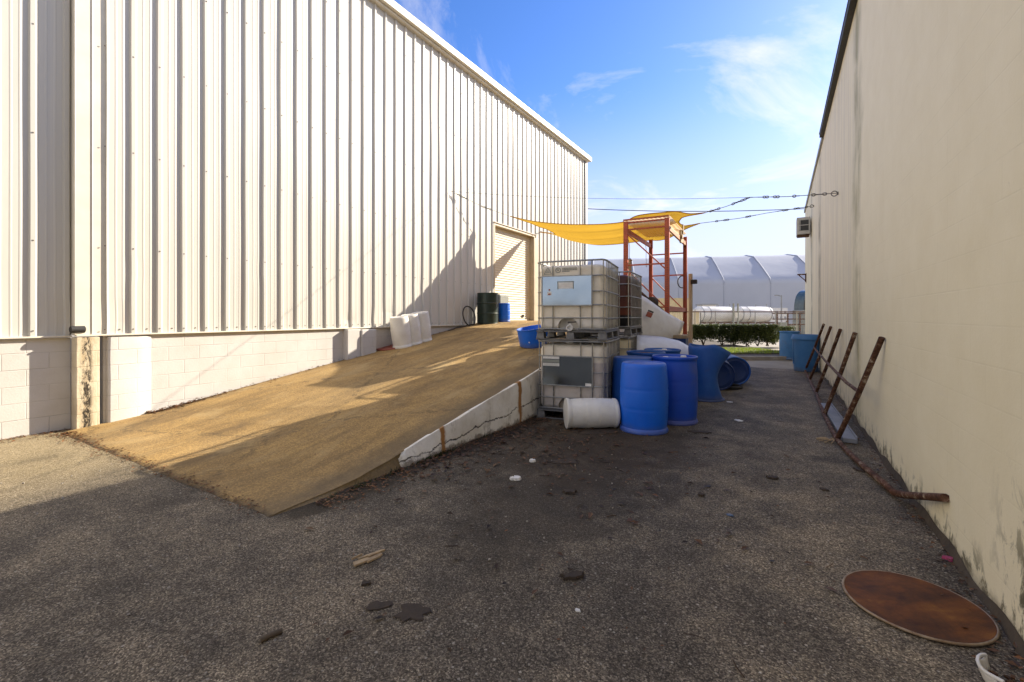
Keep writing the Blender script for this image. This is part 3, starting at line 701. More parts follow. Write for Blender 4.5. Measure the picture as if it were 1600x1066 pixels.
# ------------------------------------------------------------------ drums
def drum_profile(r, h, bulge=.03, foot=True, hoops=(.33, .66)):
    pr = []
    if foot: pr += [(r*.90, 0), (r*.985, .004), (r*1.0, .02), (r*.965, .05)]
    else: pr += [(r*.88, 0), (r*.93, .006), (r*.955, .03)]
    N = 40
    for i in range(N+1):
        f = i/N; z = .06+(h-.12)*f
        rr_ = r*(.935+bulge*1.9*sin(pi*f))
        for hp in hoops:
            d = (f-hp)
            if abs(d) < .012: rr_ -= .0035
        pr.append((rr_, z))
    return pr
def make_drum(name, label, cat, loc, mat, r=.295, h=.88, style='closed', rz=0, group=None, tilt=None, bung=True, lidmat=None):
    t_ = thing(name, label, cat, loc, rz, group, rot=tilt)
    pr = drum_profile(r, h); b = MB()
    if style == 'flipped':      # upside down: smooth shoulder, shallow base recess on top
        pr2 = pr+[(r*.925, h-.03), (r*.90, h-.012), (r*.86, h), (r*.78, h-.002), (r*.74, h-.012), (.02, h-.014)]
        b.lathe(pr2, 48); b.build('shell', mat, t_, smooth=35)
    elif style == 'rim':        # open head with a rolled rim and a dished lid
        pr2 = pr+[(r*.955, h-.045), (r*.985, h-.035), (r*1.0, h-.02), (r*.985, h-.004), (r*.95, h), (r*.91, h-.006), (r*.89, h-.03)]
        b.lathe(pr2, 48, cap1=False); b.build('shell', mat, t_, smooth=35)
        b = MB(); b.lathe([(r*.90, h-.032), (r*.70, h-.026), (r*.66, h-.034), (.02, h-.034)], 48, cap0=False)
        b.build('lid', lidmat or mat, t_, smooth=35)
        if bung:
            for a in (.6, .6+pi):
                b = MB(); b.lathe([(.04, h-.034), (.04, h-.012), (.03, h-.006), (.005, h-.006)], 14, c=(r*.55*cos(a), r*.55*sin(a), 0))
                b.build('bung', M['black'] if bung == 'k' else M['white_pl'], t_, smooth=35)
    elif style == 'open':       # no lid: an inner wall and a floor
        pr2 = pr+[(r*.96, h-.03), (r*.99, h-.02), (r*.98, h), (r*.94, h), (r*.93, h-.03), (r*.92, .05), (.01, .04)]
        b.lathe(pr2, 48); b.build('shell', mat, t_, smooth=35)
    elif style == 'tight':      # plastic tight head with handles ring and bungs
        pr2 = pr+[(r*.93, h-.05), (r*.96, h-.045), (r*.96, h-.015), (r*.93, h-.008), (r*.90, h), (r*.86, h-.004), (r*.84, h-.03), (.02, h-.03)]
        b.lathe(pr2, 48); b.build('shell', mat, t_, smooth=35)
        for a in (.3, .3+pi):
            b = MB(); b.lathe([(.035, h-.03), (.035, h-.01), (.005, h-.008)], 14, c=(r*.55*cos(a), r*.55*sin(a), 0))
            b.build('bung', M['black'], t_, smooth=35)
    return t_
def gx(px, d, z=0.0):
    v = P(px, HY, d); return (v.x, v.y, z)
DG = 'blue drums standing among the cage totes'
make_drum('plastic_drum', 'bright blue smooth drum standing upside down foremost, right of the lying white drum', 'drum', gx(1006, 5.80), M['blue'], .30, .86, 'flipped', group=DG)
make_drum('plastic_drum', 'deep blue drum with rolled rim right behind the foremost bright blue drum', 'drum', gx(1054, 6.28), M['blue2'], .302, .905, 'rim', .4, DG)
make_drum('plastic_drum', 'dull faded blue drum squeezed between the front tote stack and the bright blue drum', 'drum', gx(989, 6.46), M['blue3'], .295, .87, 'flipped', group=DG)
make_drum('plastic_drum', 'drum with a rusty brown lid behind the dull blue drum', 'drum', gx(1009, 7.10), M['blue3'], .295, .90, 'rim', 1.0, DG, bung=False, lidmat=M['rust'])
make_drum('plastic_drum', 'faded blue drum with a pale dusty lid below the white plastic sheets', 'drum', gx(1035, 7.62), M['blue3'], .295, .90, 'rim', 1.0, DG, lidmat=M['white_pl2'])
# white drum lying in front of the totes
c = P(923.5, 0, 5.92); ang = TH+.06
make_drum('white_drum', 'small white plastic drum lying on its side in front of the front tote stack', 'drum',
          (c.x-.335*cos(ang), c.y-.335*sin(ang), .188), M['white_pl2'], .196, .67, 'tight', tilt=(0, pi/2, ang))
# slashed drum, waist crushed and flared at the mouth
cx, cy, _ = gx(1102, 7.95)
t_ = thing('cut_drum', 'faded blue drum cut open and bent outward at the top, right of the rimmed drum', 'drum', (cx, cy, 0), TH)
b = MB(); rows = []
for j in range(15):
    f = j/14; z = .95*f
    row = []
    for i in range(40):
        a = 2*pi*i/40
        wx = .285-.09*sin(pi*min(1, f*1.1))+.03*f; wy = .285-.02*f
        x = wx*cos(a); y = wy*sin(a)
        x += (.05*max(0, (f-.5)/.5)**1.3)-.03*sin(pi*f)
        if cos(a) > 0: x += .06*max(0, (f-.5)/.5)*cos(a)
        zz = z*(1-.13*max(0, cos(a))*f) + .02*sin(3*a)*f
        if j == 0: x *= 1.05; y *= 1.05
        row.append((x, y, zz))
    row.append(row[0]); rows.append(row)
b.grid(rows); bmesh.ops.remove_doubles(b.bm, verts=b.bm.verts, dist=.0005)
b.build('shell', M['blue3'], t_, smooth=60, solid=.008)
b = MB(); b.lathe([(.306, .0), (.312, .012), (.306, .03), (.29, .034)], 40, cap0=True, cap1=True); b.build('base_ring', M['blue3'], t_, smooth=40)
# two drums lying with their ends to the alley
for px, py, d, yaw, mt, lab in ((1108, 603, 9.5, -.30, 'navy', 'dark navy drum lying on its side, nearest the cut blue drum'),
                               (1128, 597, 10.2, -.45, 'blue3', 'faded blue drum lying on its side, the last one before the hedge')):
    c = P(px, 0, d)
    make_drum('lying_drum', lab, 'drum', (c.x+.1, c.y+.25, .296), M[mt], .30, .85, 'rim', bung=False, lidmat=M['navy'], tilt=(pi/2, 0, pi/2*0-yaw*.6), group='blue drums lying on their side')  # dark lid stands for the open mouth, inner shade put into its colour
c = G(1137, 606); b = MB(); b.tube([(.24*cos(2*pi*i/28), .24*sin(2*pi*i/28), .03) for i in range(28)], .035, 8, closed=True)
tag(b.build('tyre_ring', M['black'], loc=(c.x, c.y, 0), smooth=60), 'flat black rubber ring on the asphalt beside the lying blue drums', 'ring')
# drums by the right wall
make_drum('plastic_drum', 'sky blue drum farthest along the cream wall, nearest the hedge', 'drum', gx(1234, 15.3), M['blue4'], .31, .94, 'rim', group='blue bins against the cream wall', bung=False)
p = gx(1259, 12.0); t_ = thing('plastic_bin', 'pale teal blue tapered bin with a wide rim behind the rusty railing', 'bin', p, .3, 'blue bins against the cream wall')
b = MB(); r = .315
b.lathe([(r*.80, 0), (r*.84, .01), (r*.86, .05), (r*.93, .45), (r*.96, .80), (r*.965, .83)], 44, cap1=False); b.build('body', M['blue4'], t_, smooth=35)
b = MB(); b.lathe([(r*.965, .825), (r*1.06, .83), (r*1.07, .86), (r*1.03, .90), (r*.98, .955), (r*.95, .965), (r*.90, .955), (r*.88, .90)], 44, cap0=False, cap1=True); b.build('rim', M['blue4'], t_, smooth=35)
b = MB(); b.box((-.30, -.02, .5), (.02, .02, .62)); b.build('moulding_seam', M['blue4'], t_)

# ------------------------------------------------------------------ tote tanks (cage + bottle + pallet)
def make_tote(label, loc, rz, polymat, plate=True, labels='', group='caged liquid totes stacked beside the ramp'):
    t_ = thing('cage_tote', label, 'tote tank', (loc[0], loc[1], loc[2]*.95), rz, group); t_.scale = (1, 1, .95)
    w, dp, hh = 1.0, 1.18, 1.15
    # bottle
    b = MB(); b.box((0, 0, .14+.97/2), (w-.07, dp-.07, .96))
    bmesh.ops.bevel(b.bm, geom=[e for e in b.bm.edges], offset=.085, segments=5, affect='EDGES', profile=.5)
    bt = b.build('bottle', polymat, t_, smooth=50)
    b = MB(); b.lathe([(.11, 1.09), (.115, 1.135), (.10, 1.145), (.01, 1.145)], 24); o = b.build('fill_cap', M['black'], bt, smooth=40)
    # pallet
    b = MB()
    for sx in (-1, 1): b.box((sx*(w/2-.06), 0, .125), (.10, dp, .022))
    for sy in (-1, 0, 1): b.box((0, sy*(dp/2-.06), .1255), (w-.22, .10, .02))
    b.box((0, 0, .142), (w-.03, dp-.03, .012))
    for sx in (-1, 0, 1):
        for sy in (-1, 0, 1): b.box((sx*(w/2-.065), sy*(dp/2-.065), .07), (.12, .12, .098), taper=.8)
    for sx in (-1, 0, 1): b.box((sx*(w/2-.065), 0, .012), (.12, dp-.01, .022))
    b.box((0, -dp/2+.02, .0125), (w, .035, .018)); b.box((0, dp/2-.02, .0125), (w, .035, .018))
    b.build('pallet', M['pallet'], t_, bevel=.006)
    # cage: horizontal hoops, verticals
    b = MB(); r0 = .085
    def hoop(z, r, o=0.0):
        pts = []
        X_, Y_ = w/2-.012+o, dp/2-.012+o
        for cx_, cy_, a0 in ((X_-r0, -Y_+r0, -pi/2), (X_-r0, Y_-r0, 0), (-X_+r0, Y_-r0, pi/2), (-X_+r0, -Y_+r0, pi)):
            for i in range(6):
                a = a0+pi/2*i/5; pts.append((cx_+r0*cos(a), cy_+r0*sin(a), z+.004*sin(3*a+loc[0]*5)))
        b.tube(pts, r, 6, closed=True)
    for z in (.165, .325, .515, .71, .935): hoop(z, .0095)
    hoop(1.155, .014)
    b.build('cage_hoops', M['galv'], t_, smooth=60)
    b = MB()
    fx = [-.40, -.25, .14, .30, .455]
    for x in fx:
        for y, s in ((-dp/2+.002, 1), (dp/2-.002, 1)):
            if plate and y < 0 and -.39 < x < .29:
                b.tube([(x, y+.012, .165), (x, y+.012, .515)], .008, 6); b.tube([(x, y+.012, .935), (x, y+.012, 1.155)], .008, 6)
            else: b.tube([(x, y+.012, .165), (x, y+.012, 1.155)], .008, 6)
    for i in range(9):
        y = -dp/2+.10+i*(dp-.2)/8
        for x in (-w/2+.014, w/2-.014): b.tube([(x, y, .165), (x, y, 1.155)], .008, 6)
    b.build('cage_uprights', M['galv'], t_, smooth=60)
    if plate:
        b = MB(); b.box((-.05, -dp/2-.004, .725), (.69, .004, .42)); pl = b.build('label_plate', M['plate'], t_, bevel=.001)
        b = MB()
        for z in (.51, .94): b.box((-.05, -dp/2-.007, z), (.71, .010, .014))
        for x in (-.405, .305): b.box((x, -dp/2-.007, .725), (.014, .010, .416))
        b.build('plate_edge', M['galv'], pl)
        def lab(x0, x1, z0, z1, mt):
            b = MB(); b.box(((x0+x1)/2, -dp/2-.0075, (z0+z1)/2), (x1-x0, .002, z1-z0)); b.build('paper_label', mt, pl)
        if labels == 'upper':
            lab(-.165, .04, .755, .845, M['paper'])
            b = MB()
            for q in ((-.0625, .855, .235, .012), (-.172, .80, .012, .11), (.047, .80, .012, .11)): b.box((q[0], -dp/2-.0085, q[1]), (q[2], .002, q[3]))
            b.build('label_frame', M['greysheet'], pl)
            lab(-.325, -.265, .66, .715, M['paper'])
            b = MB(); b.box((-.295, -dp/2-.0098, .675), (.036, .002, .022)); b.build('red_mark', M['redlid'], pl); b = MB(); b.lathe([(.014, 0), (.002, .001)], 12, c=(-.295, -dp/2-.010, .74), m=Matrix.Rotation(pi/2, 3, 'X')); b.build('red_mark', M['redlid'], pl)
        if labels == 'lower':
            lab(-.395, -.16, .895, .93, M['paper']); lab(-.395, -.16, .84, .885, M['greysheet']); lab(-.395, -.16, .79, .832, M['paper'])
            b = MB()
            for i in range(3): b.box((-.28, -dp/2-.0095, .80+i*.012), (.2, .001, .0035))
            b.build('printed_lines', M['greysheet'], pl)
            lab(.21, .29, .52, .56, M['paper'])
    if labels == 'upper':      # moulded marks near the top: triangle and ring with lines of small print
        b = MB(); y = -dp/2+.031
        tri = [(-.385, .975), (-.275, .975), (-.33, 1.075)]
        for i in range(3):
            a, c_ = tri[i], tri[(i+1) % 3]; b.bar((a[0], y, a[1]), (c_[0], y, c_[1]), .006, .006)
        for i in range(2): b.box((-.33, y, 1.0+i*.022), (.05-.02*i, .005, .008))
        b.build('hazard_triangle', M['greysheet'], bt); b = MB()
        b.tube([(-.18+.034*cos(2*pi*i/20), y, 1.03+.034*sin(2*pi*i/20)) for i in range(20)], .005, 6, closed=True)
        b.box((-.18, y, 1.03), (.02, .005, .02))
        b.build('ring_mark', M['greysheet'], bt); b = MB()
        for i, L in enumerate((.20, .20, .09)):
            x = -.12
            while x < -.12+L:
                q = .012+.010*random.random(); b.box((x+q/2, y, 1.055-i*.022), (q, .005, .012)); x += q+.005
        b.build('small_print', M['greysheet'], bt)
    # outlet valve in a recess of the bottle
    cut = MB(); cut.lathe([(.145, -.02), (.145, .13), (.10, .16), (.01, .165)], 28, c=(-.04, -dp/2, .19), m=Matrix.Rotation(-pi/2, 3, 'X'))
    co = cut.build('cutter', polymat, smooth=40)
    md = bt.modifiers.new('recess', 'BOOLEAN'); md.operation = 'DIFFERENCE'; md.object = co; md.solver = 'EXACT'
    bt.parent = None; bpy.context.view_layer.update()
    me = bpy.data.meshes.new_from_object(bt.evaluated_get(bpy.context.evaluated_depsgraph_get()))
    bt.modifiers.clear(); bt.data = me; bt.parent = t_; bpy.data.objects.remove(co)
    for p in me.polygons: p.use_smooth = True
    me.set_sharp_from_angle(angle=radians(40))
    v = MB(); m = Matrix.Rotation(pi/2, 3, 'X')
    v.lathe([(.04, 0), (.04, .05), (.048, .055), (.048, .085), (.034, .09), (.030, .06), (.005, .06)], 22, c=(.0, -dp/2+.05, .185), m=m)
    v.box((.0, -dp/2+.02, .235), (.03, .04, .05))
    vo = v.build('valve', M['white_pl2'], t_, smooth=40)
    v = MB(); v.bar((-.03, -dp/2-.0, .262), (.09, -dp/2-.01, .27), .028, .016); v.build('valve_lever', M['black'], vo, bevel=.004)
    return t_
def tote_loc(pfr, rz, z):     # from the front right corner
    c_, s_ = cos(rz), sin(rz); x, y = -.5, .59
    return (pfr[0]+x*c_-y*s_, pfr[1]+x*s_+y*c_, z)
fl = P(838, HY, 6.48); rzA = radians(9.5)
frA = (fl.x+1.0*cos(rzA), fl.y+1.0*sin(rzA))
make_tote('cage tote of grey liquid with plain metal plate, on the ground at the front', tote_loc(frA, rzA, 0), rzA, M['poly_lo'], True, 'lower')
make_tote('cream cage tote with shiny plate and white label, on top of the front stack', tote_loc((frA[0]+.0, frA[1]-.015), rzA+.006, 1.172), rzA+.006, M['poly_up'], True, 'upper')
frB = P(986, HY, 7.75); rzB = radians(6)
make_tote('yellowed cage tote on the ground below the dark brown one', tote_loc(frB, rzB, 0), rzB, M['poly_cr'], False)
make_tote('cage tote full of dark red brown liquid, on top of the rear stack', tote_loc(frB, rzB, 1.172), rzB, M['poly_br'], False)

# ------------------------------------------------------------------ things on the ramp
def rpt(px, py):            # pixel -> point on the ramp surface
    lo, hi = 2.5, 30
    f = lambda d: P(px, py, d).z-rampz(P(px, py, d).x, P(px, py, d).y)
    for _ in range(60):
        m = (lo+hi)/2
        if f(m) > 0: lo = m
        else: hi = m
    return P(px, py, lo)
prev = None
for px, py, X_, lab in ((629, 538, XL+.40, 'white plastic drum nearest the red lid, first of three on the ramp'), (645, 532, XL+.42, 'white plastic drum in the middle of the three on the ramp'), (661, 526, XL+.42, 'white plastic drum highest up the ramp of the three, nearest the black hoop')):
    q = WL(px, py, X_)
    z = rampz(q.x, q.y)
    make_drum('white_drum', lab, 'drum', (q.x, q.y, z+.004), M['white_pl'], .215, .68, 'flipped', tilt=(.145, -.02, 0), group='white drums on the ramp')
q = rpt(607, 545); b = MB(); b.lathe([(.27, 0), (.275, .012), (.265, .028), (.24, .03), (.235, .022), (.01, .022)], 36)
o = tag(b.build('drum_lid', M['redlid'], loc=(q.x, q.y, q.z+.012), smooth=35), 'faded red plastic drum lid lying on the ramp by the white drums', 'lid'); o.rotation_euler = (.15, 0, 0)
q = WL(762, 500, XL+.42); z = rampz(q.x, q.y)
t_ = thing('steel_drum', 'dark green steel drum standing against the warehouse left of the shutter door', 'drum', (q.x, q.y, z))
b = MB(); r, h = .295, .86
prf = [(r, 0), (r+.008, .008), (r, .02)]
for f in (.33, .66): prf += [(r, h*f-.02), (r+.014, h*f), (r, h*f+.02)]
prf += [(r, h-.02), (r+.008, h-.008), (r, h), (r-.015, h-.004), (r-.02, h-.02), (.01, h-.02)]
b.lathe(prf, 44); b.build('shell', M['dkgreen'], t_, smooth=30)
b = MB(); b.lathe([(.035, h-.02), (.035, h-.006), (.01, h-.005)], 14, c=(.15, 0, 0)); b.build('bung', M['galv'], t_, smooth=30)
q2 = WL(788, 500, XL+.62); z = rampz(q2.x, q2.y)
make_drum('blue_drum', 'small blue drum beside the dark green steel drum, half in the sun', 'drum', (q2.x, q2.y, z), M['blue5'], .175, .55, 'tight')
q3 = WL(781, 500, XL+.20); z = rampz(q3.x, q3.y)
t_ = thing('steel_cabinet', 'plain grey steel box standing behind the green and blue drums', 'box', (q3.x, q3.y, z))
b = MB(); b.box((0, 0, .41), (.32, .52, .82)); b.build('body', M['greysheet'], t_, bevel=.012)
b = MB(); b.box((.165, 0, .42), (.012, .46, .72)); b.build('door', M['greysheet'], t_, bevel=.004)
q = WL(733, 502, XL+.16); z = rampz(q.x, q.y)
b = MB(); b.tube([(.06*sin(2*pi*i/30)*-1, .27*cos(2*pi*i/30), .27+.27*sin(2*pi*i/30)) for i in range(30)], .018, 8, closed=True)
tag(b.build('hose_hoop', M['black'], loc=(q.x, q.y, z), smooth=60), 'black hose hoop leaning against the siding left of the green drum', 'hoop')
b = MB(); pts = [WL(700+5*i, 0, XL+.12) for i in range(9)]
b.tube([(p.x+.05*sin(i*1.7), p.y, rampz(p.x, p.y)+.015) for i, p in enumerate(pts)], .014, 6)
tag(b.build('hose', M['black'], smooth=60), 'black hose lying on the ramp at the foot of the siding below the hoop', 'hose')
q = rpt(834, 541)
t_ = thing('cut_tub', 'bright blue tub cut from a drum, on the ramp beside the front tote stack', 'tub', (q.x, q.y, q.z), group=None, rot=(.12, .05, 0))
b = MB(); r, h = .30, .36
b.lathe([(r*.80, 0), (r*.86, .008), (r*.87, .02), (r*1.0, h*.8), (r*1.02, h-.03), (r*1.06, h-.02), (r*1.06, h), (r*1.0, h), (r*.97, h-.03), (r*.84, .03), (.01, .025)], 44, fn=lambda v, a: Vector((v.x, v.y, v.z*(1+.12*cos(a-.3)*(1 if v.z > .2 else 0)))))
b.build('shell', M['blue5'], t_, smooth=35)
b = MB(); b.box((.06, -.27, .12), (.022, .02, .022)); b.build('plug', M['white_pl'], t_, bevel=.004)

# ------------------------------------------------------------------ orange pallet rack
A = P(1042, HY, 10.2); Bk = P(1071, HY, 12.72); dirv = (Bk-A).normalized(); rzR = atan2(dirv.y, dirv.x)-pi/2
RKH, RKW, RKL = 3.66, .93, 2.84
RZ = lambda z: 1.45+(z-1.45)*1.186
rk = thing('pallet_rack', 'rusty orange pallet rack tower under the yellow shade sail', 'rack', (A.x, A.y, 0), rzR)
for x, y in ((0, 0), (-RKW, 0), (0, RKL), (-RKW, RKL)):
    b = MB(); s = 1 if y == 0 else -1
    for k, (cx_, cy_, wx_, wy_) in enumerate(((0, 0, .10, .006), (-.047, .035*s, .006, .07), (.047, .035*s, .006, .07))): b.box((x+cx_, y+cy_, RKH/2), (wx_, wy_, RKH))
    b.box((x, y+.03*s, .006), (.13, .13, .012))
    post = b.build('post', M['rack'], rk)
    b = MB()
    for k in range(60): b.box((x-.018, y-.005*s, .1+k*.053), (.010, .004, .022)); b.box((x+.018, y-.005*s, .1+k*.053), (.010, .004, .022))
    struct(b.build('slots', M['darkgrille'], post), 'stuff')
for y in (.03, RKL-.03):
    for z in ((RKH-.03, RKH-.19, RZ(2.45), RZ(1.62), .8, .12) if y < 1 else (RZ(2.93), RZ(2.42), 1.30, .4)):
        b = MB(); b.bar((-RKW+.04, y, z), (-.04, y, z), .04, .035); b.build('brace', M['rack'], rk, bevel=.004)
    for (za, zb) in (((RZ(3.06), RZ(2.35)), (RZ(2.35), RZ(1.62)), (RZ(1.62), .8)) if y < 1 else ((RZ(2.36), RZ(1.60)), (RZ(1.55), .8))):
        b = MB(); b.bar((-RKW+.04, y+.002, za), (-.04, y+.002, zb), .036, .03); b.build('diagonal', M['rack'], rk, bevel=.004)
for x, mt in ((0, 'rackor'), (-RKW, 'rack')):
    b = MB(); b.box((x, RKL/2, RKH-.20), (.05, RKL-.07, .11)); b.build('beam', M[mt], rk, bevel=.006)
    b = MB(); b.box((x, RKL/2, 1.62), (.05, RKL-.07, .11)); b.build('beam', M[mt if x else 'rack'], rk, bevel=.006)
# corrugated board lying on the rack, boards and a clamp at its right end
bd = thing('corrugated_panel', 'tan corrugated sheet lying on top of the orange rack under the sail', 'panel', (A.x, A.y, RKH), rzR)
b = MB(); b.grid([[(-RKW-.05+.02*i, y, .012+.008*sin(i*1.35)) for i in range(54)] for y in (-.02, .6, 1.2, 1.8, 2.5)]); b.build('sheet', M['tansheet'], bd, smooth=60)
b = MB(); b.box((-RKW/2, -.005, .035), (RKW+.1, .04, .03)); b.build('edge_batten', M['rack'], bd); b = MB(); b.box((-RKW/2, 2.48, .035), (RKW+.1, .04, .03)); b.build('edge_batten', M['rack'], bd)
q = A+dirv*1.9; b = MB(); b.box((.0, 0, .12), (.05, .22, .34)); b.box((.05, .04, .30), (.03, .09, .26)); b.box((.045, -.05, .10), (.025, .16, .10))
o = tag(b.build('wooden_block', M['tan'], loc=(q.x+.02, q.y, RKH-.25), bevel=.006), 'pale wooden block clamped to the right beam of the orange rack', 'block'); o.rotation_euler = (0, 0, rzR)
# hanging wires below the sail
for px0, py0, px1, py1, d, lab in ((982, 375, 984, 412, 11.4, 'thin wire hanging by the left post of the orange rack'), (1008, 380, 1010, 412, 12.9, 'thin wire hanging by the rear left post of the orange rack')):
    b = MB(); a, c_ = P(px0, py0, d), P(px1, py1, d)
    b.tube([a, a+(c_-a)*.3+Vector((.02, 0, 0)), a+(c_-a)*.7, c_], .006, 5)
    for k in range(3): b.tube([c_+Vector((0, 0, -.02-.03*k))+Vector((.015*cos(q), .01, .015*sin(q))) for q in [2*pi*i/8 for i in range(8)]], .004, 4, closed=True)
    tag(b.build('hanging_wire', M['cable']), lab, 'wire')
p = P(983, 408, 10.95); b = MB(); b.box((0, 0, -.2), (.10, .10, .65)); b.box((0, 0, .14), (.12, .12, .03))
tag(b.build('timber_post', M['wood'], loc=(p.x, p.y, p.z-.12), bevel=.006), 'grey timber offcut standing beside the left rack post above the brown tote', 'timber')
# beige pole with a floodlight and a coil
p = gx(1079, 12.95); t_ = thing('light_pole', 'slim beige pole behind the rack with a black floodlight and a cable coil', 'pole', p)
b = MB(); b.tube([(0, 0, 0), (0, 0, 2.65)], .055, 12); b.build('shaft', M['tan'], t_, smooth=50)
b = MB(); b.box((.10, -.03, 2.42), (.16, .12, .12)); b.build('floodlight', M['black'], t_, bevel=.015)
b = MB(); b.tube([(-.20+.12*cos(2*pi*i/20), -.14, 2.42+.17*sin(2*pi*i/20)) for i in range(20)], .016, 6, closed=True); b.build('cable_coil', M['cable'], t_, smooth=60)

# ------------------------------------------------------------------ white broken sheets behind the drums
def shell(name, label, pts_top, pts_bot, d0, d1, bulge, mat, cat='sheet', nn=14, mm_=10):
    rows = []
    for j in range(mm_+1):
        v = j/mm_; row = []
        for i in range(nn+1):
            u = i/nn
            def at(ps):
                k = u*(len(ps)-1); a = min(int(k), len(ps)-2); f = k-a
                return (ps[a][0]*(1-f)+ps[a+1][0]*f, ps[a][1]*(1-f)+ps[a+1][1]*f)
            x0, y0 = at(pts_top); x1, y1 = at(pts_bot)
            d = d0+(d1-d0)*u - bulge*sin(pi*v)*.9 + .25*(1-v)
            row.append(P(x0*(1-v)+x1*v, y0*(1-v)+y1*v, d))
        rows.append(row)
    b = MB(); b.grid(rows); return b.build(name, mat, smooth=60, solid=.012)
s1 = shell('broken_tank', 'large white plastic tank piece with a red sticker leaning on the rack', [(990, 455), (1010, 466), (1040, 488), (1069, 504)], [(990, 552), (1015, 545), (1040, 534), (1060, 527)], 8.75, 9.6, .12, M['white_pl2'])
tag(s1, 'large white plastic tank piece with a red sticker leaning on the rack', 'tank piece')
b = MB(); a = [P(1008.5, 494, 8.93), P(1017, 497, 8.98), P(1020.5, 490, 9.02), P(1012, 486.5, 8.97)]
# find surface offset: a thin sticker bent onto the sheet
b.face(a); st_ = b.build('sticker', M['redlid'], s1, solid=.002)
b = MB(); b.face([P(1012, 486.2, 8.97), P(1020.6, 489.6, 9.02), P(1021.6, 487.4, 9.03), P(1013.2, 484, 8.98)]); b.build('sticker_text', M['darkgrille'], s1, solid=.002)
s2 = shell('plastic_sheet', '', [(995, 524), (1030, 526), (1062, 533), (1100, 556)], [(995, 570), (1030, 572), (1065, 576), (1104, 590)], 8.0, 8.35, .30, M['white_pl2'])
tag(s2, 'grey white curved plastic sheet slumped over the drums below the stickered tank piece', 'sheet')
p = P(1018, 466, 9.2); b = MB(); b.tube([P(1000, 458, 9.9), P(1012, 470, 9.9), P(1022, 476, 9.95), P(1036, 486, 10)], [.05, .06, .05, .03], 10)
tag(b.build('bent_pipe', M['rust'], smooth=60), 'rusty bent pipe lying over the top of the white tank piece', 'pipe')
p = P(1020, 473, 10.0); b = MB(); b.lathe([(.12, 0), (.13, .02), (.12, .20), (.10, .22), (.01, .22)], 24, m=Matrix.Rotation(pi/2, 3, 'X'))
tag(b.build('motor_housing', M['darkleaf'], loc=p, smooth=40), 'dark brown round housing behind the white tank piece', 'housing')
p = gx(1060, 9.6, 0); t_ = thing('dark_crate', 'dark crate standing by the foot of the rack behind the white sheets', 'crate', p, rzR)
b = MB(); b.box((0, 0, .5), (.35, .4, 1.0)); b.build('body', M['navy'], t_, bevel=.01)
b = MB(); b.box((-.05, 0, 1.02), (.48, .42, .07)); b.build('board', M['wood'], t_, bevel=.006)

# ------------------------------------------------------------------ shade sail
near = [(797,338,13.55),(822,344,13.5),(850,348.5,13.4),(888,351.5,13.3),(926,351.5,12.9),(955,350,12.1),(976,347,11.3),(993,339,10.95),(1012,335.5,10.9),(1035,333,10.8),(1056,331,10.7),(1078,334,10.6),(1102,332.5,10.5)]
farr = [(843,363,16.0),(866,367,15.9),(895,377,15.6),(930,383.5,15.2),(962,382.5,14.8),(990,379,14.4),(1012,376,14.1),(1030,376,13.9),(1046,372,13.7),(1060,364,13.5),(1076,356,13.3),(1094,349,13.1)]
def samp(ps, u):
    q = [P(*p) for p in ps]; k = u*(len(q)-1); i = min(int(k), len(q)-2); f = k-i
    p0 = q[max(i-1, 0)]; p1 = q[i]; p2 = q[i+1]; p3 = q[min(i+2, len(q)-1)]
    return .5*((2*p1)+(p2-p0)*f+(2*p0-5*p1+4*p2-p3)*f*f+(3*p1-p0-3*p2+p3)*f**3)
rows = []
for j in range(25):
    v = j/24; row = []
    for i in range(61):
        u = i/60
        cv = 4*v*(1-v)
        uu = u+cv*(.15*(1-u)**3-.16*u**5)          # concave side edges
        a, c_ = samp(near, uu), samp(farr, uu)
        p = a.lerp(c_, v)
        sag = .24*cv*sin(pi*min(1, uu/.8))**1 if uu < .8 else 0
        p.z += -.55*sag*max(0, 1-uu/.62) + .05*cv*max(0, (uu-.5))
        p.z += (.022*sin(v*19+uu*4)+.012*sin(v*37+uu*9+1))*sin(pi*uu)
        row.append(p)
    rows.append(row)
b = MB(); b.grid(rows)
sail = thing('shade_sail', 'yellow fabric shade sail stretched from the warehouse over the orange rack', 'shade sail', (P(797, 338, 13.6)))
L2(b.build('fabric', M['sail'], smooth=180, normals=False), sail)
b = MB()
for e in (rows[0], rows[-1], [r[0] for r in rows], [r[-1] for r in rows]): b.tube(e, .012, 6)
L2(b.build('hem', M['sail'], smooth=60), sail)
def chain(label, pts, links, r=.007):
    b = MB(); b.tube(pts, r, 5)
    pts = [Vector(p) for p in pts]
    seg = [(pts[i+1]-pts[i]).length for i in range(len(pts)-1)]; tot = sum(seg)
    for f0, f1 in links:
        s_ = f0*tot
        while s_ < f1*tot:
            q = s_; i = 0
            while i < len(seg)-1 and q > seg[i]: q -= seg[i]; i += 1
            dr_ = (pts[i+1]-pts[i]).normalized(); p = pts[i]+dr_*q
            sd_ = dr_.cross(Vector((0, 0, 1))).normalized(); up = Vector((0, 0, 1)) if int(s_*20) % 2 else sd_
            b.tube([p+dr_*.045*cos(2*pi*k/8)+up*.022*sin(2*pi*k/8) for k in range(8)], .008, 4, closed=True)
            s_ += .075
    return tag(b.build('chain', M['steelcable'], smooth=60), label, 'chain')
AL = WL(705, 299, XL+.05); R1 = P(1102, 332.5, 10.5); R2 = P(1094, 349, 13.1); L1 = P(797, 338, 13.55); LL2 = P(843, 363, 16.0)
ER1 = WR(1307, 302, .1); ER2 = WR(1270, 322, .1)
J = P(1172, 308.5, 9.4)
chain('chain and turnbuckle from the warehouse siding to the left tip of the sail', [AL, AL.lerp(L1, .5)+Vector((0, 0, -.06)), L1], [(.1, .25), (.5, .65)])
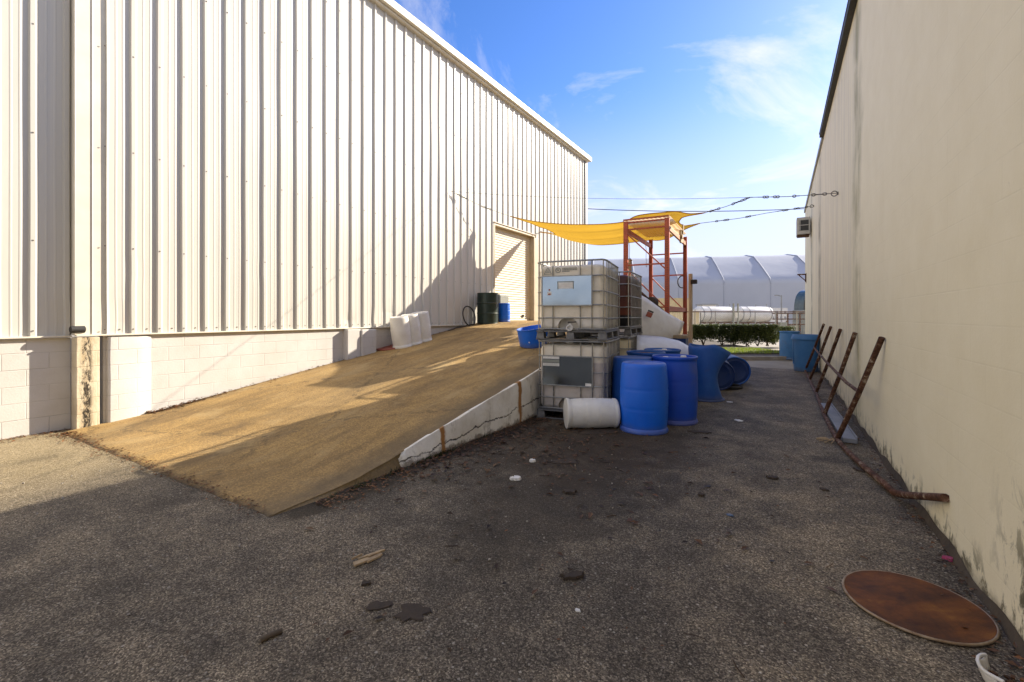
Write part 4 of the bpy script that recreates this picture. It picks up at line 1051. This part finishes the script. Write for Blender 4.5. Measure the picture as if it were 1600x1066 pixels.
chain('upper chain from the sail over the rack to the ring bolt on the wall', [R1, R1.lerp(J, .5)+Vector((0, 0, -.02)), J, J.lerp(ER1, .5)+Vector((0, 0, -.02)), ER1], [(.05, .12), (.24, .40), (.45, .52), (.56, .62), (.73, .77), (.86, .93)])
mm2 = R2.lerp(ER2, .35)
chain('lower chain from the sail to the small bolt near the air conditioner', [R2, mm2+Vector((0, 0, -.03)), R2.lerp(ER2, .6), ER2], [(.15, .25), (.42, .5), (.7, .95)], .008)
chain('short chain link fixing the sail to the siding right of the door', [LL2, WL(849, 361, XL+.03)], [(.2, .8)])
b = MB(); n = 24
b.tube([AL.lerp(J, i/n)+Vector((0, 0, -.10*4*(i/n)*(1-i/n))) for i in range(n+1)], .0045, 5)
tag(b.build('cable', M['steelcable']), 'thin steel cable crossing the alley above the yellow sail', 'cable')
b = MB(); a, c_ = P(880, 327, 26), P(1300, 327, 24)
b.tube([a.lerp(c_, i/20)+Vector((0, 0, -.22*4*(i/20)*(1-i/20)+.1)) for i in range(21)], .022, 6)
tag(b.build('power_line', M['cable']), 'thick black overhead line running behind both buildings', 'power line')

# ------------------------------------------------------------------ rusty railing leaning on the right wall
feet = [(1308,687),(1288,648),(1275,614),(1265,594),(1258,579)]; tops = [(1378,528),(1336,520),(1313,515),(1298,511),(1287,507)]
rl = thing('pipe_railing', 'rusty pipe railing with five posts lying tipped against the cream wall', 'railing', (G(1308, 687).x, G(1308, 687).y, 0))
F_ = [G(x, y, .03) for x, y in feet]; T_ = [WR(x, y, .03) for x, y in tops]
el = G(1404, 773, .05); wend = WR(1477, 778, .02)
b = MB(); pts = [F_[4], F_[3], F_[2], F_[1], F_[0]]
for i in range(1, 6):
    f = i/6; q = F_[0].lerp(el, f); pts.append(q+Vector((-.03*sin(pi*f), 0, 0)))
pts += [el+Vector((-.02, .03, 0)), el+Vector((.02, -.005, .004)), el.lerp(wend, .3), el.lerp(wend, .7), wend]
b.tube(pts, .026, 10); L2(b.build('bottom_rail', M['rust'], smooth=50), rl)
for f, t2 in zip(F_, T_):
    b = MB(); b.tube([f, f.lerp(t2, .5)+Vector((.006, 0, -.01)), t2], .027, 10); L2(b.build('post', M['rust'], smooth=50), rl)
m1 = F_[0].lerp(T_[0], .51); m5 = F_[4].lerp(T_[4], .52)
b = MB(); b.tube([m1, m1.lerp(m5, .10)+Vector((-.03, 0, 0)), m1.lerp(m5, .5)+Vector((-.03, 0, 0)), m5], .019, 10); L2(b.build('middle_rail', M['rust'], smooth=50), rl)
a = G(1290, 636, .0); c_ = G(1328, 694, .0); dv = (c_-a); rz = atan2(dv.y, dv.x)
t_ = MB(); t_.box((dv.length/2, 0, .035), (dv.length, .13, .05)); t_.box((dv.length/2, .067, .05), (dv.length-.01, .012, .075))
o = tag(t_.build('plank', M['greyplank'], loc=(a.x, a.y, 0), bevel=.004), 'grey painted plank lying on the asphalt under the rusty railing', 'plank'); o.rotation_euler = (0, 0, rz)

# ------------------------------------------------------------------ foreground lid, broken bucket, litter
c = (P(1318, 0, 2.449)+P(1557, 0, 2.079)+P(1390, 0, 2.584)+P(1480, 0, 2.0))/4
t_ = thing('drum_lid', 'rusty brown round steel drum lid with a pale rim lying flat on the asphalt', 'lid', (c.x, c.y, .006), .7)
b = MB(); b.lathe([(.285, 0), (.283, .012), (.27, .0105), (.20, .012), (.01, .014)], 72, cap0=True); b.build('disc', M['rustlid'], t_, smooth=40)
b = MB(); b.tube([(.288*cos(2*pi*i/72), .288*sin(2*pi*i/72), .006) for i in range(72)], .0065, 8, closed=True); b.build('rim', M['palerim'], t_, smooth=60)
c = G(1585, 1075); t_ = thing('broken_bucket', 'broken white plastic bucket piece at the foot of the cream wall by the rusty lid', 'bucket', (c.x, c.y, 0), TH)
b = MB(); rows = []
for j in range(7):
    v = j/6; row = []
    for i in range(25):
        a = radians(95+200*i/24)*1.0
        hgt = .055*(1-.45*abs(sin(i*.9))*(.5 if i % 5 else 1))
        row.append(((.085+.012*v)*cos(a), (.085+.012*v)*sin(a), hgt*v))
    rows.append(row)
b.grid(rows); b.build('shell', M['white_pl'], t_, smooth=60, solid=.006)
b = MB(); b.tube([(.10*cos(radians(95+14*i)), .10*sin(radians(95+14*i)), .055+.004*sin(i)) for i in range(9)], .007, 6); b.build('rim', M['white_pl'], t_, smooth=60)
b = MB()
for i in range(26):
    a, r = random.random()*6.28, .075*sqrt(random.random()); b.box((r*cos(a), r*sin(a), .008+.012*random.random()), (.02, .012, .008), Matrix.Rotation(random.random()*6, 3, 'Z'))
struct(b.build('rubble', M['litter'], t_), 'stuff')
def flake(name, label, cat, px, py, r, mat, th=.004, sx=1.0, rz=0, seed=0, nn=16, lift=.004):
    rg = random.Random(seed); c = G(px, py); b = MB()
    qs = [.62+.62*rg.random() for i in range(nn)]; ring = [(sx*r*q*cos(2*pi*i/nn), r*q*sin(2*pi*i/nn)) for i, q in enumerate(qs)]
    for (x0, y0), (x1, y1) in zip(ring, ring[1:]+ring[:1]):
        b.face([(x0, y0, 0), (x1, y1, 0), (x1*.9, y1*.9, th+.3*th*rg.random()), (x0*.9, y0*.9, th)])
    b.face([(x*.9, y*.9, th) for x, y in ring])
    bmesh.ops.remove_doubles(b.bm, verts=b.bm.verts, dist=.0003)
    o = b.build(name, mat, loc=(c.x, c.y, lift)); o.rotation_euler = (0, 0, rz)
    return tag(o, label, cat)
FL = [('cardboard_scrap', 'large dark soggy cardboard scrap on the foreground asphalt', 'scrap', 644, 958, .075, 'darkleaf', .004, 1.15, .2, 1),
      ('cardboard_scrap', 'small dark oval scrap just left of the large soggy one', 'scrap', 590, 948, .04, 'darkleaf', .004, 1.5, .9, 2),
      ('bark_piece', 'dark flat bark piece in the middle of the foreground asphalt', 'bark', 896, 902, .03, 'darkleaf', .014, 2.6, .75, 3),
      ('paper_scrap', 'small white torn paper in the foreground right of the bark piece', 'paper', 903, 956, .014, 'paper', .006, 1, .2, 4),
      ('paper_scrap', 'crumpled white paper on the asphalt in front of the lying white drum', 'paper', 806, 750, .04, 'paper', .02, 1.2, .4, 5),
      ('paper_cup', 'small white cup lying near the ramp kerb below the front tote', 'cup', 832, 722, .03, 'paper', .02, 1, 0, 6),
      ('paper_scrap', 'white paper strip on the asphalt right of the blue drums', 'paper', 1154, 658, .045, 'paper', .01, 1.6, -.5, 7),
      ('paper_scrap', 'tiny white paper scrap beyond the cut blue drum', 'paper', 1140, 629, .035, 'paper', .01, 1.3, 0, 8),
      ('dead_leaf', 'curled dark leaf in mid alley between drums and railing', 'leaf', 1207, 748, .035, 'darkleaf', .014, 1.6, .6, 9),
      ('dead_leaf', 'small dark leaf by the middle of the rusty railing', 'leaf', 1288, 766, .022, 'darkleaf', .008, 1.7, -.3, 10),
      ('pink_wrapper', 'crumpled pink wrapper against the foot of the cream wall', 'wrapper', 1482, 876, .022, 'pink', .016, 1.3, -.4, 11),
      ('oil_rag', 'black flattened rag on the asphalt in front of the blue drums', 'rag', 930, 675, .16, 'darkleaf', .006, 1.8, TH, 12),
      ('oil_rag', 'dark stained rag on the dirt before the white drum', 'rag', 880, 722, .09, 'darkleaf', .006, 1.8, TH, 13),
      ('dead_leaf', 'dark lump of leaves in front of the crumpled paper', 'leaf', 890, 770, .045, 'darkleaf', .016, 1.4, .3, 14),
      ('dead_leaf', 'dark leaf scrap beside the elbow of the rusty rail', 'leaf', 1343, 736, .035, 'darkleaf', .012, 1.5, -.9, 15),
      ('blue_scrap', 'tiny pale blue plastic scrap in the middle of the alley', 'scrap', 1140, 806, .02, 'blue4', .006, 1.2, .3, 16),
      ('dead_leaf', 'dark twig end left of the big soggy scrap', 'leaf', 571, 914, .018, 'darkleaf', .010, 1.6, .9, 17),
      ('cardboard_scrap', 'dark scrap on the ramp edge at its lower corner', 'scrap', 474, 772, .05, 'darkleaf', .012, 1.3, .4, 18),
      ('dead_leaf', 'dark leaf lump in the open alley ahead of the blue drums', 'leaf', 1095, 775, .025, 'darkleaf', .014, 1.2, .2, 19),
      ('rag_strip', 'black scrap strip on the asphalt at the foot of the rimmed blue drum', 'scrap', 1092, 676, .06, 'darkleaf', .008, 2.2, .3, 20)]
for nme, lab, cat, px, py, r, mt, th, sx, rz, sd_ in FL: flake(nme, lab, cat, px, py, r, M[mt], th, sx, rz, sd_)
c = G(575, 876); b = MB()
for k, (o1, o2, w_) in enumerate(((0, 0, .022), (.03, .028, .015), (-.03, -.024, .018), (.06, .008, .010), (.015, -.048, .009), (-.05, .04, .007))): b.box((o1, o2, .009+.003*k), (.17-.02*k, w_, .010), Matrix.Rotation(.05*k-.08, 3, 'Z'))
o = tag(b.build('wood_splinters', M['wood'], loc=(c.x, c.y, .002)), 'pale split wood splinters lying on the asphalt below the ramp corner', 'wood'); o.rotation_euler = (0, 0, TH+.75)
c = G(424, 997); b = MB(); b.tube([(-.045, 0, .012), (0, .003, .013), (.045, 0, .012)], .012, 8)
o = tag(b.build('stick', M['bark'], loc=(c.x, c.y, 0), smooth=60), 'short brown stick on the foreground asphalt near the bottom left', 'stick'); o.rotation_euler = (0, 0, TH+.75)
c = G(1296, 690); b = MB()
for k in range(9): b.tube([(0, 0, .02), (.06*cos(k*.7+2), .06*sin(k*.7+2), .03), (.13*cos(k*.5+2.3), .13*sin(k*.5+2.3), .012)], .007, 5)
tag(b.build('dry_palm_scrap', M['wood'], loc=(c.x, c.y, 0)), 'frayed pale scrap under the nearest foot of the rusty railing', 'scrap')
c = G(1432, 766); 
# leaf litter (uncountable)
b = MB(); rg = random.Random(3)
def leaf(x, y, z, s):
    a = rg.random()*6.28; tx, ty = cos(a)*s, sin(a)*s; w = s*.45
    b.face([(x-tx, y-ty, z), (x-ty*.45, y+tx*.45, z+s*.5*rg.random()), (x+tx, y+ty, z+s*.3*rg.random()), (x+ty*.45, y-tx*.45, z+s*.4*rg.random())])
for i in range(900):                      # along the ramp kerb
    y = 2.2+rg.random()**1.3*4.2; x = RXR+.05+abs(rg.gauss(0, .16)); leaf(x, y, .004+.012*rg.random(), .008+.016*rg.random())
for i in range(800):                      # along the foot of the warehouse
    y = -1+rg.random()*3.2; x = XL-.03-(.14 if y < 2 else -.10)+abs(rg.gauss(0, .11)); leaf(x, y, .004+.012*rg.random(), .008+.016*rg.random())
for i in range(1300):                      # foot of the ramp
    x = -7.6+rg.random()**1.8*4.3; y = 1.9+rg.gauss(0, .05)*(1.6 if x < -6 else 1); leaf(x, y, .010+.012*rg.random(), .006+.013*rg.random())
for i in range(900):
    y = 2.75+(rg.random()*8 if i < 450 else abs(rg.gauss(.3, .35))); x = XL+.03+abs(rg.gauss(0, .07)); leaf(x, y, rampz(x, y)+.008+.03*rg.random()**2, .009+.02*rg.random())
for i in range(520):                      # foot of the cream wall
    y = 1.3+rg.random()*13; x = RP.x-(y-RP.y)*tan(RA)-.02-abs(rg.gauss(0, .10)); leaf(x, y, .004+.012*rg.random(), .006+.013*rg.random())
for i in range(900):                      # dirty patch before the totes, thinning into the alley
    x, y = rg.gauss(-2.3, .8), rg.gauss(4.7, .9)
    if x > RXR+.1: leaf(x, y, .004+.01*rg.random(), .005+.012*rg.random())
for i in range(220):
    x, y = -3+rg.random()*3.6, 1.2+rg.random()*8; leaf(x, y, .004+.006*rg.random(), .004+.008*rg.random())
for i in range(70):
    x, y = -7.4+rg.random()*4, 2.3+rg.random()*7; leaf(x, y, rampz(x, y)+.010, .005+.009*rg.random())
struct(b.build('leaf_litter', M['litter'], normals=False), 'stuff')
M['debris'] = leafmat('dark_dry_debris', (.012, .008, .005), (.13, .062, .028), .05)
b2 = b; b = MB(); rg = random.Random(14)
for i in range(1500):                      # rotted leaves and crumbs swept against the kerb and totes
    k = rg.random()
    if k < .45: x, y = RXR+.06+abs(rg.gauss(0, .30)), 3.0+rg.random()*3.0
    elif k < .75: x, y = rg.gauss(-2.3, .55), rg.gauss(4.6, .5)
    else: x, y = rg.gauss(-1.6, .9), rg.gauss(4.0, 1.0)
    if x > RXR+.05: leaf(x, y, .005+.014*rg.random(), .009+.034*rg.random()**2.2)
for i in range(500):
    y = 1.3+rg.random()*9; x = RP.x-(y-RP.y)*tan(RA)-.01-abs(rg.gauss(0, .07)); leaf(x, y, .004+.014*rg.random(), .006+.018*rg.random()**2)
for i in range(160):
    leaf(-3+rg.random()*3.5, 1.1+rg.random()*7, .004+.006*rg.random(), .006+.020*rg.random()**3)
for i in range(90):                       # twigs and pine needles
    x, y = (RXR+.1+abs(rg.gauss(0, .5)), 3.0+rg.random()*2.6) if rg.random() < .7 else (-3+rg.random()*3.4, 1.4+rg.random()*6)
    a = rg.random()*6.28; L = .03+.07*rg.random(); p = Vector((x, y, .006)); q = p+Vector((cos(a)*L, sin(a)*L, .01*rg.random()))
    b.tube([p, p.lerp(q, .5)+Vector((rg.gauss(0, .006), rg.gauss(0, .006), .003)), q], .002+.002*rg.random(), 4)
struct(b.build('rotted_debris', M['debris'], normals=False), 'stuff'); b = b2
# pale pebbles lying loose on the asphalt
b = MB(); rg = random.Random(5)
for i in range(500):
    x, y = -6+rg.random()*6.6, .9+rg.random()*6.5
    if x < RXR+.1 and y > 1.8: continue
    s = .003+.005*rg.random()**2
    b.box((x, y, s*.8), (s*2.2, s*1.7, s*1.4), Matrix.Rotation(rg.random()*6, 3, 'Z') @ Matrix.Rotation(rg.random(), 3, 'X'), taper=.6)
struct(b.build('gravel', M['kerb']), 'stuff')
# weeds along the ramp kerb
b = MB(); rg = random.Random(9)
for (y0, n_, sp) in ((2.3, 12, .05), (2.62, 40, .07), (3.02, 45, .08), (3.42, 90, .10), (3.7, 60, .09), (4.5, 14, .08)):
    for i in range(n_):
        y = y0+rg.gauss(0, sp); x = RXR+.06+abs(rg.gauss(0, .035)); hh = .012+.04*rg.random(); a = rg.random()*6.28; w = .004+.004*rg.random()
        lx, ly = cos(a)*hh*.6, sin(a)*hh*.6
        b.face([(x-w, y, .0), (x+w, y, .0), (x+lx+w*.6, y+ly, hh*.7), (x+lx*1.3, y+ly*1.3, hh)])
struct(b.build('weeds', M['weed'], normals=False), 'stuff')

# ------------------------------------------------------------------ beyond the alley: kerb, grass, hedge
a, c_ = G(1120, 562), G(1238, 562); kd = (c_-a).normalized(); kd.z = 0; kn = Vector((-kd.y, kd.x, 0)); 
if kn.y < 0: kn = -kn
o0 = a
def KP(s, q, z=0): v = o0+kd*s+kn*q; return (v.x, v.y, z)
def kbox(b, s0, s1, q0, q1, z0, z1):
    v = [KP(s0,q0,z0), KP(s1,q0,z0), KP(s1,q1,z0), KP(s0,q1,z0), KP(s0,q0,z1), KP(s1,q0,z1), KP(s1,q1,z1), KP(s0,q1,z1)]
    vs = [b.bm.verts.new(p) for p in v]
    for q in ((3,2,1,0),(4,5,6,7),(0,1,5,4),(1,2,6,5),(2,3,7,6),(3,0,4,7)): b.bm.faces.new([vs[i] for i in q])
b = MB(); kbox(b, -14, 3.4, -.05, .16, -.02, .11); struct(b.build('kerb', M['kerb'], bevel=.015))
b = MB(); kbox(b, -14, 3.4, .16, 1.0, -.02, .10); kbox(b, -14, 3.4, 3.6, 8.2, -.02, .135); kbox(b, -14, 3.4, 1.0, 3.6, -.02, .128); struct(b.build('soil_bed', M['dirt']))
b = MB(); rg = random.Random(21)
for i in range(9000):
    s, q = -4+7.2*rg.random(), .9+2.7*rg.random(); p = Vector(KP(s, q, .125)); hgt = .03+.06*rg.random(); a = rg.random()*6.28; w = .008
    b.face([p+Vector((-w*cos(a), -w*sin(a), 0)), p+Vector((w*cos(a), w*sin(a), 0)), p+Vector((hgt*.5*sin(a), hgt*.5*cos(a), hgt))])
struct(b.build('grass', M['grass'], normals=False), 'stuff')
b = MB(); kbox(b, -30, 6, 10.5, 26, -.02, .02); struct(b.build('road', M['yard']))
def hedge(label, p0, L, wd, z0, z1, ang, nl, stems, seed):
    rg = random.Random(seed); t_ = thing('hedge_bush', label, 'hedge', (p0[0], p0[1], .12), ang)
    b = MB()
    lumps = [(rg.uniform(-L/2*.92, L/2*.92), rg.uniform(-wd*.3, wd*.3), rg.uniform(z0+.18, z1-.20), rg.uniform(.20, .34)) for _ in range(int(L*13))]
    lumps += [(x, 0, z1-.24, .26) for x in [(-L/2+.2)+i*(L-.4)/max(1, int(L*3)) for i in range(int(L*3)+1)]]
    for i in range(nl):
        if rg.random() < .45:
            e = rg.random()
            p = Vector((rg.uniform(-L/2, L/2), rg.uniform(-wd/2, wd/2), rg.uniform(z0+.12, z1)))
            if e < .5: p.y = -wd/2+.10*abs(rg.gauss(0, 1))+.06*sin(p.x*7)
            elif e < .8: p.z = z1-.06*abs(rg.gauss(0, 1))
            if p.z < .30+.12*sin(p.x*5)+.1*sin(p.x*11): continue
            s = .022+.026*rg.random(); m = Matrix.Rotation(rg.random()*6.28, 3, 'Z') @ Matrix.Rotation(rg.gauss(.5, .7), 3, 'X') @ Matrix.Rotation(rg.random()*6.28, 3, 'Z')
            b.face([p+m @ Vector(q) for q in ((-s, 0, 0), (0, -s*.5, 0), (s, 0, 0), (0, s*.5, 0))]); continue
        x0_, y0_, zc, r = rg.choice(lumps)
        v = Vector((rg.gauss(0, 1), rg.gauss(0, 1), rg.gauss(0, 1))).normalized()*r*(.55+.5*rg.random())
        p = Vector((x0_, y0_, zc))+v
        if p.z < z0 or p.z > z1+.06*rg.random(): continue
        s = .022+.026*rg.random(); m = Matrix.Rotation(rg.random()*6.28, 3, 'Z') @ Matrix.Rotation(rg.gauss(.5, .7), 3, 'X') @ Matrix.Rotation(rg.random()*6.28, 3, 'Z')
        b.face([p+m @ Vector(q) for q in ((-s, 0, 0), (0, -s*.5, 0), (s, 0, 0), (0, s*.5, 0))])
    b.build('foliage', M['hedge'], t_, normals=False)
    b = MB()
    for x in stems:
        for k in range(3):
            b.tube([(x+.05*rg.gauss(0, 1), .05*rg.gauss(0, 1), -.02), (x+.08*rg.gauss(0, 1), .08*rg.gauss(0, 1), z0+.1), (x+.25*rg.gauss(0, 1), .12*rg.gauss(0, 1), z0+.45)], [.03, .02, .01], 6)
    b.build('stems', M['bark'], t_, smooth=60)
    return t_
ha = atan2(kd.y, kd.x)
q = gx(1098, 20.3); hedge('small green bush left of the long hedge beyond the alley end', q, 1.05, .9, .20, .95, ha, 9000, (0,), 31)
q = gx(1163, 20.6); hedge('long clipped green hedge beyond the end of the alley', q, 2.75, 1.0, .06, .95, ha, 30000, (-1.0, -.5, .1, .6, 1.0), 32)
q = gx(1215, 21.6); hedge('low bit of green hedge showing above the sky blue drum', q, 1.2, .8, .10, .84, ha, 7000, (-.2, .3), 33)

# ------------------------------------------------------------------ fence, tanks, lamp, hangar and sheds far behind
fn = thing('chain_link_fence', 'chain link fence with a rusty top rail between the hedge and the tanks', 'fence', gx(1150, 27))
def fpt(px, z): 
    d = 27+(px-1150)*.004; v = P(px, HY, d); return Vector((v.x, v.y, z))
b = MB(); b.tube([fpt(1030+12*i, 1.70) for i in range(21)], .035, 6); L2(b.build('top_rail', M['rust'], smooth=60), fn)
for px, zz in ((1086, 1.85), (1118, 1.75), (1180, 1.75), (1212, 1.75), (1245, 1.75)):
    b = MB(); b.tube([fpt(px, 0), fpt(px, zz)], .03, 6); L2(b.build('post', M['galv'], smooth=60), fn)
for px in (1146, 1153):
    b = MB(); b.tube([fpt(px, 0), fpt(px, 2.2)], .05, 8); L2(b.build('gate_post', M['greysheet'], smooth=60), fn)
b = MB(); pa, pb = fpt(1030, 0), fpt(1265, 0); uu = (pb-pa); Lf = uu.length; uu.normalize(); k = 0
while k*.11 < Lf+1.6:
    for sg in (1, -1):
        x0_, z0_ = k*.11-(1.6 if sg > 0 else 0), .08; x1_, z1_ = x0_+sg*1.6, 1.68
        if sg > 0 and (x0_ < 0): z0_ += -x0_; x0_ = 0
        if sg > 0 and x1_ > Lf: z1_ -= x1_-Lf; x1_ = Lf
        if sg < 0 and x0_ > Lf: z0_ += x0_-Lf; x0_ = Lf
        if sg < 0 and x1_ < 0: z1_ += x1_; x1_ = 0
        if z1_-z0_ > .1: b.tube([pa+uu*x0_+Vector((0, 0, z0_)), pa+uu*x1_+Vector((0, 0, z1_))], .0022, 3)
    k += 1
L2(b.build('wire_mesh', M['galv']), fn)
# white sign board on the gate posts
b = MB(); q = fpt(1149.5, 1.5); b.box((0, 0, 0), (.22, .02, .30)); o = b.build('sign_board', M['whitepaint'], fn); o.location = q-fn.location
def tank(px0, px1, label, dome0, dome1):
    d = 40; a, c_ = P(px0, HY, d-.5), P(px1, HY, d+.5); L = (c_-a).length; r = .66; t_ = thing('storage_tank', label, 'tank', (a.x, a.y, 0), atan2(c_.y-a.y, c_.x-a.x), 'white horizontal storage tanks')
    zc = 1.62; pr = []
    for i in range(9): a_ = pi/2*i/8; pr.append((max(.01, r*sin(a_)), .32*(1-cos(a_))))
    pr += [(r, L-.32)]+[(max(.01, r*cos(pi/2*i/8)), L-.32+.32*sin(pi/2*i/8)) for i in range(1, 9)]
    b = MB(); m = Matrix.Rotation(pi/2, 3, 'Y'); b.lathe(pr, 36, c=(0, 0, zc), m=m); b.build('vessel', M['tank'], t_, smooth=40)
    for f in (.10, .28, .88):
        b = MB(); b.lathe([(r+.012, L*f), (r+.02, L*f+.005), (r+.02, L*f+.10), (r+.012, L*f+.105)], 36, c=(0, 0, zc), m=m, cap0=False, cap1=False); b.build('band', M['greytrim'], t_, smooth=40)
    b = MB(); b.box((L/2, -.5, .86), (L, .08, .12)); b.box((L/2, .5, .86), (L, .08, .12))
    for f in (.15, .5, .85):
        b.box((L*f, 0, .90), (.12, 1.1, .10)); b.box((L*f, -.45, .4), (.10, .10, .82)); b.box((L*f, .45, .4), (.10, .10, .82))
    b.build('cradle', M['rust'], t_)
    b = MB(); b.tube([(L*.6, 0, zc+r-.02), (L*.6, 0, zc+r+.18)], .05, 8); b.tube([(L*.9, 0, zc+r-.02), (L*.9, 0, zc+r+.25)], .04, 8); b.build('valve_stub', M['greytrim'], t_, smooth=50)
tank(1086, 1146, 'white horizontal tank on rusty cradles, left of the pair beyond the hedge', 1, 1)
tank(1147, 1203, 'white horizontal tank on rusty cradles, right of the pair beyond the hedge', 1, 1)
p = gx(1221, 36); t_ = thing('street_lamp', 'tall dark lamp pole with one arm in front of the white hangar', 'lamp', p, TH)
b = MB(); b.tube([(0, 0, 0), (0, 0, 3.1)], [.07, .05], 8); b.build('pole', M['greytrim'], t_, smooth=50)
b = MB(); b.tube([(0, 0, 3.02), (-.42, 0, 3.10)], .03, 6); b.box((-.36, 0, 3.09), (.34, .16, .07)); b.build('lamp_head', M['greytrim'], t_)
# white fabric hangar
fd = radians(10.7); e = P(1131, HY, 64); hg = thing('fabric_hangar', 'huge white fabric hangar with ribs across the background', 'hangar', (e.x, e.y, 0))
wd_ = TH-fd      # world heading of the depth direction (from +Y, to the left)
du = Vector((-sin(wd_), cos(wd_), 0)); ax = Vector((cos(wd_), sin(wd_), 0))
secp = [(0, 0), (0, 3), (0, 5.9), (.05, 6.3), (.45, 6.75), (1.7, 7.5), (4.0, 8.9), (7.0, 10.5), (10.5, 11.15), (15, 11.3), (20, 10.6), (25, 8.2), (28, 6.4), (28, 0)]
BAY = 6.05; bays = [-4, -3, -2, -1, 0, 1, 2, 3]
b = MB()
for k in bays[:-1]:
    rows = []
    for i in range(9):
        f = i/8; pin = .05*sin(pi*f)
        rows.append([(ax*(k+f)*BAY+du*(s+ (pin if 4 < z < 10 else 0)) + Vector((0, 0, z-(pin*1.1 if z > 6.2 else 0)))) for s, z in secp])
    b.grid(rows)
for k in (bays[0], bays[-1]): b.face([ax*k*BAY+du*s_+Vector((0, 0, z)) for s_, z in secp])
b.build('skin', M['fabric'], hg, smooth=50)
for k in bays:
    b = MB(); b.tube([ax*k*BAY+du*(s-.05)+Vector((0, 0, z+.04)) for s, z in secp[2:11]], .09, 6); b.build('rib', M['fabric'], hg, smooth=60)
    b = MB(); b.tube([ax*k*BAY+du*-.03+Vector((0, 0, 0)), ax*k*BAY+du*-.03+Vector((0, 0, 5.7))], .05, 6); b.build('post', M['fabric'], hg, smooth=60)
# beige shed and white cabinet on the left of the tanks
p = gx(1046, 33); t_ = thing('shipping_container', 'beige steel container seen through the legs of the orange rack', 'container', p, TH-.2)
b = MB(); b.grid([[(-1.35+.06*i, -.03*((i//2) % 2), z) for i in range(46)] for z in (0, 2.75)]); b.build('front', M['beige'], t_)
b = MB(); b.box((0, 1.25, 1.36), (2.7, 2.4, 2.72)); b.build('body', M['beige'], t_, bevel=.03)
p = gx(1089, 33); t_ = thing('white_cabinet', 'narrow white equipment cabinet left of the tanks', 'cabinet', p, TH)
b = MB(); b.box((-.15, 0, .95), (.5, .5, 1.9)); b.build('body', M['whitepaint'], t_, bevel=.02)
b = MB(); b.box((-.15, -.26, 1.0), (.40, .02, 1.6)); b.build('door', M['beige'], t_, bevel=.005)
b = MB(); b.tube([(.16, -.25, 0), (.16, -.25, 1.7)], .03, 6); b.build('conduit', M['cable'], t_)
p = gx(1104, 44); t_ = thing('white_shed', 'small white shed behind the left white tank', 'shed', p, TH)
b = MB(); b.box((0, 0, 1.25), (1.3, 1.3, 2.5)); b.build('walls', M['whitepaint'], t_, bevel=.02)
b = MB(); b.box((0, 0, 2.56), (1.5, 1.5, .12)); b.build('roof', M['greytrim'], t_)
p = gx(1206, 55); t_ = thing('office_block', 'small white building with rows of tiny windows right of the tanks', 'building', p, TH)
b = MB(); b.box((0, 0, 1.2), (2.0, 3, 2.4)); b.build('walls', M['whitepaint'], t_)
for i in range(4):
    for j in range(3):
        b = MB(); b.box((-.72+.48*i, -1.51, .6+.65*j), (.24, .03, .3)); b.build('window', M['greytrim'], t_)
# rusty pipe frame and green cab near the right wall
p = gx(1238, 30); t_ = thing('rusty_pipework', 'rusty pipework frame beyond the hedge beside the cream wall', 'pipework', p, TH)
b = MB()
for x in (-1.0, -.3, .5, 1.0): b.tube([(x, 0, 0), (x, 0, 1.65)], .05, 6)
for z in (.9, 1.25, 1.62): b.tube([(-1.3, 0, z), (1.3, 0, z)], .04, 6)
b.tube([(-1, 0, .2), (-.3, 0, 1.2)], .04, 6); b.build('pipes', M['rust'], t_, smooth=50)
b = MB(); b.box((-.6, .1, .55), (.5, .3, 1.0)); b.box((.2, .2, .5), (.7, .3, .8)); b.build('gear', M['greysheet'], t_, bevel=.03)
p = gx(1262, 34); t_ = thing('machine_cab', 'dark green rounded machine cab behind the end of the cream wall', 'cab', p, TH)
b = MB(); b.grid([[(-.65*cos(a) if a < pi else .65, y, 1.9+1.5*sin(a)**.8) for a in [pi*i/14 for i in range(15)]] for y in (-.6, .6)])
b.face([(-.65*cos(a), -.6, 1.9+1.5*max(0, sin(a))**.8) for a in [pi*i/14 for i in range(15)]]); b.build('cab', M['glassgreen'], t_, smooth=40)
b = MB(); b.box((0, 0, 1.0), (1.5, 1.3, 1.8)); b.build('chassis', M['greysheet'], t_, bevel=.05)
b = MB(); b.tube([(-.66*cos(a), -.62, 1.9+1.52*max(0, sin(a))**.8) for a in [pi*i/14 for i in range(15)]], .04, 6); b.build('frame', M['darkgrille'], t_, smooth=60)
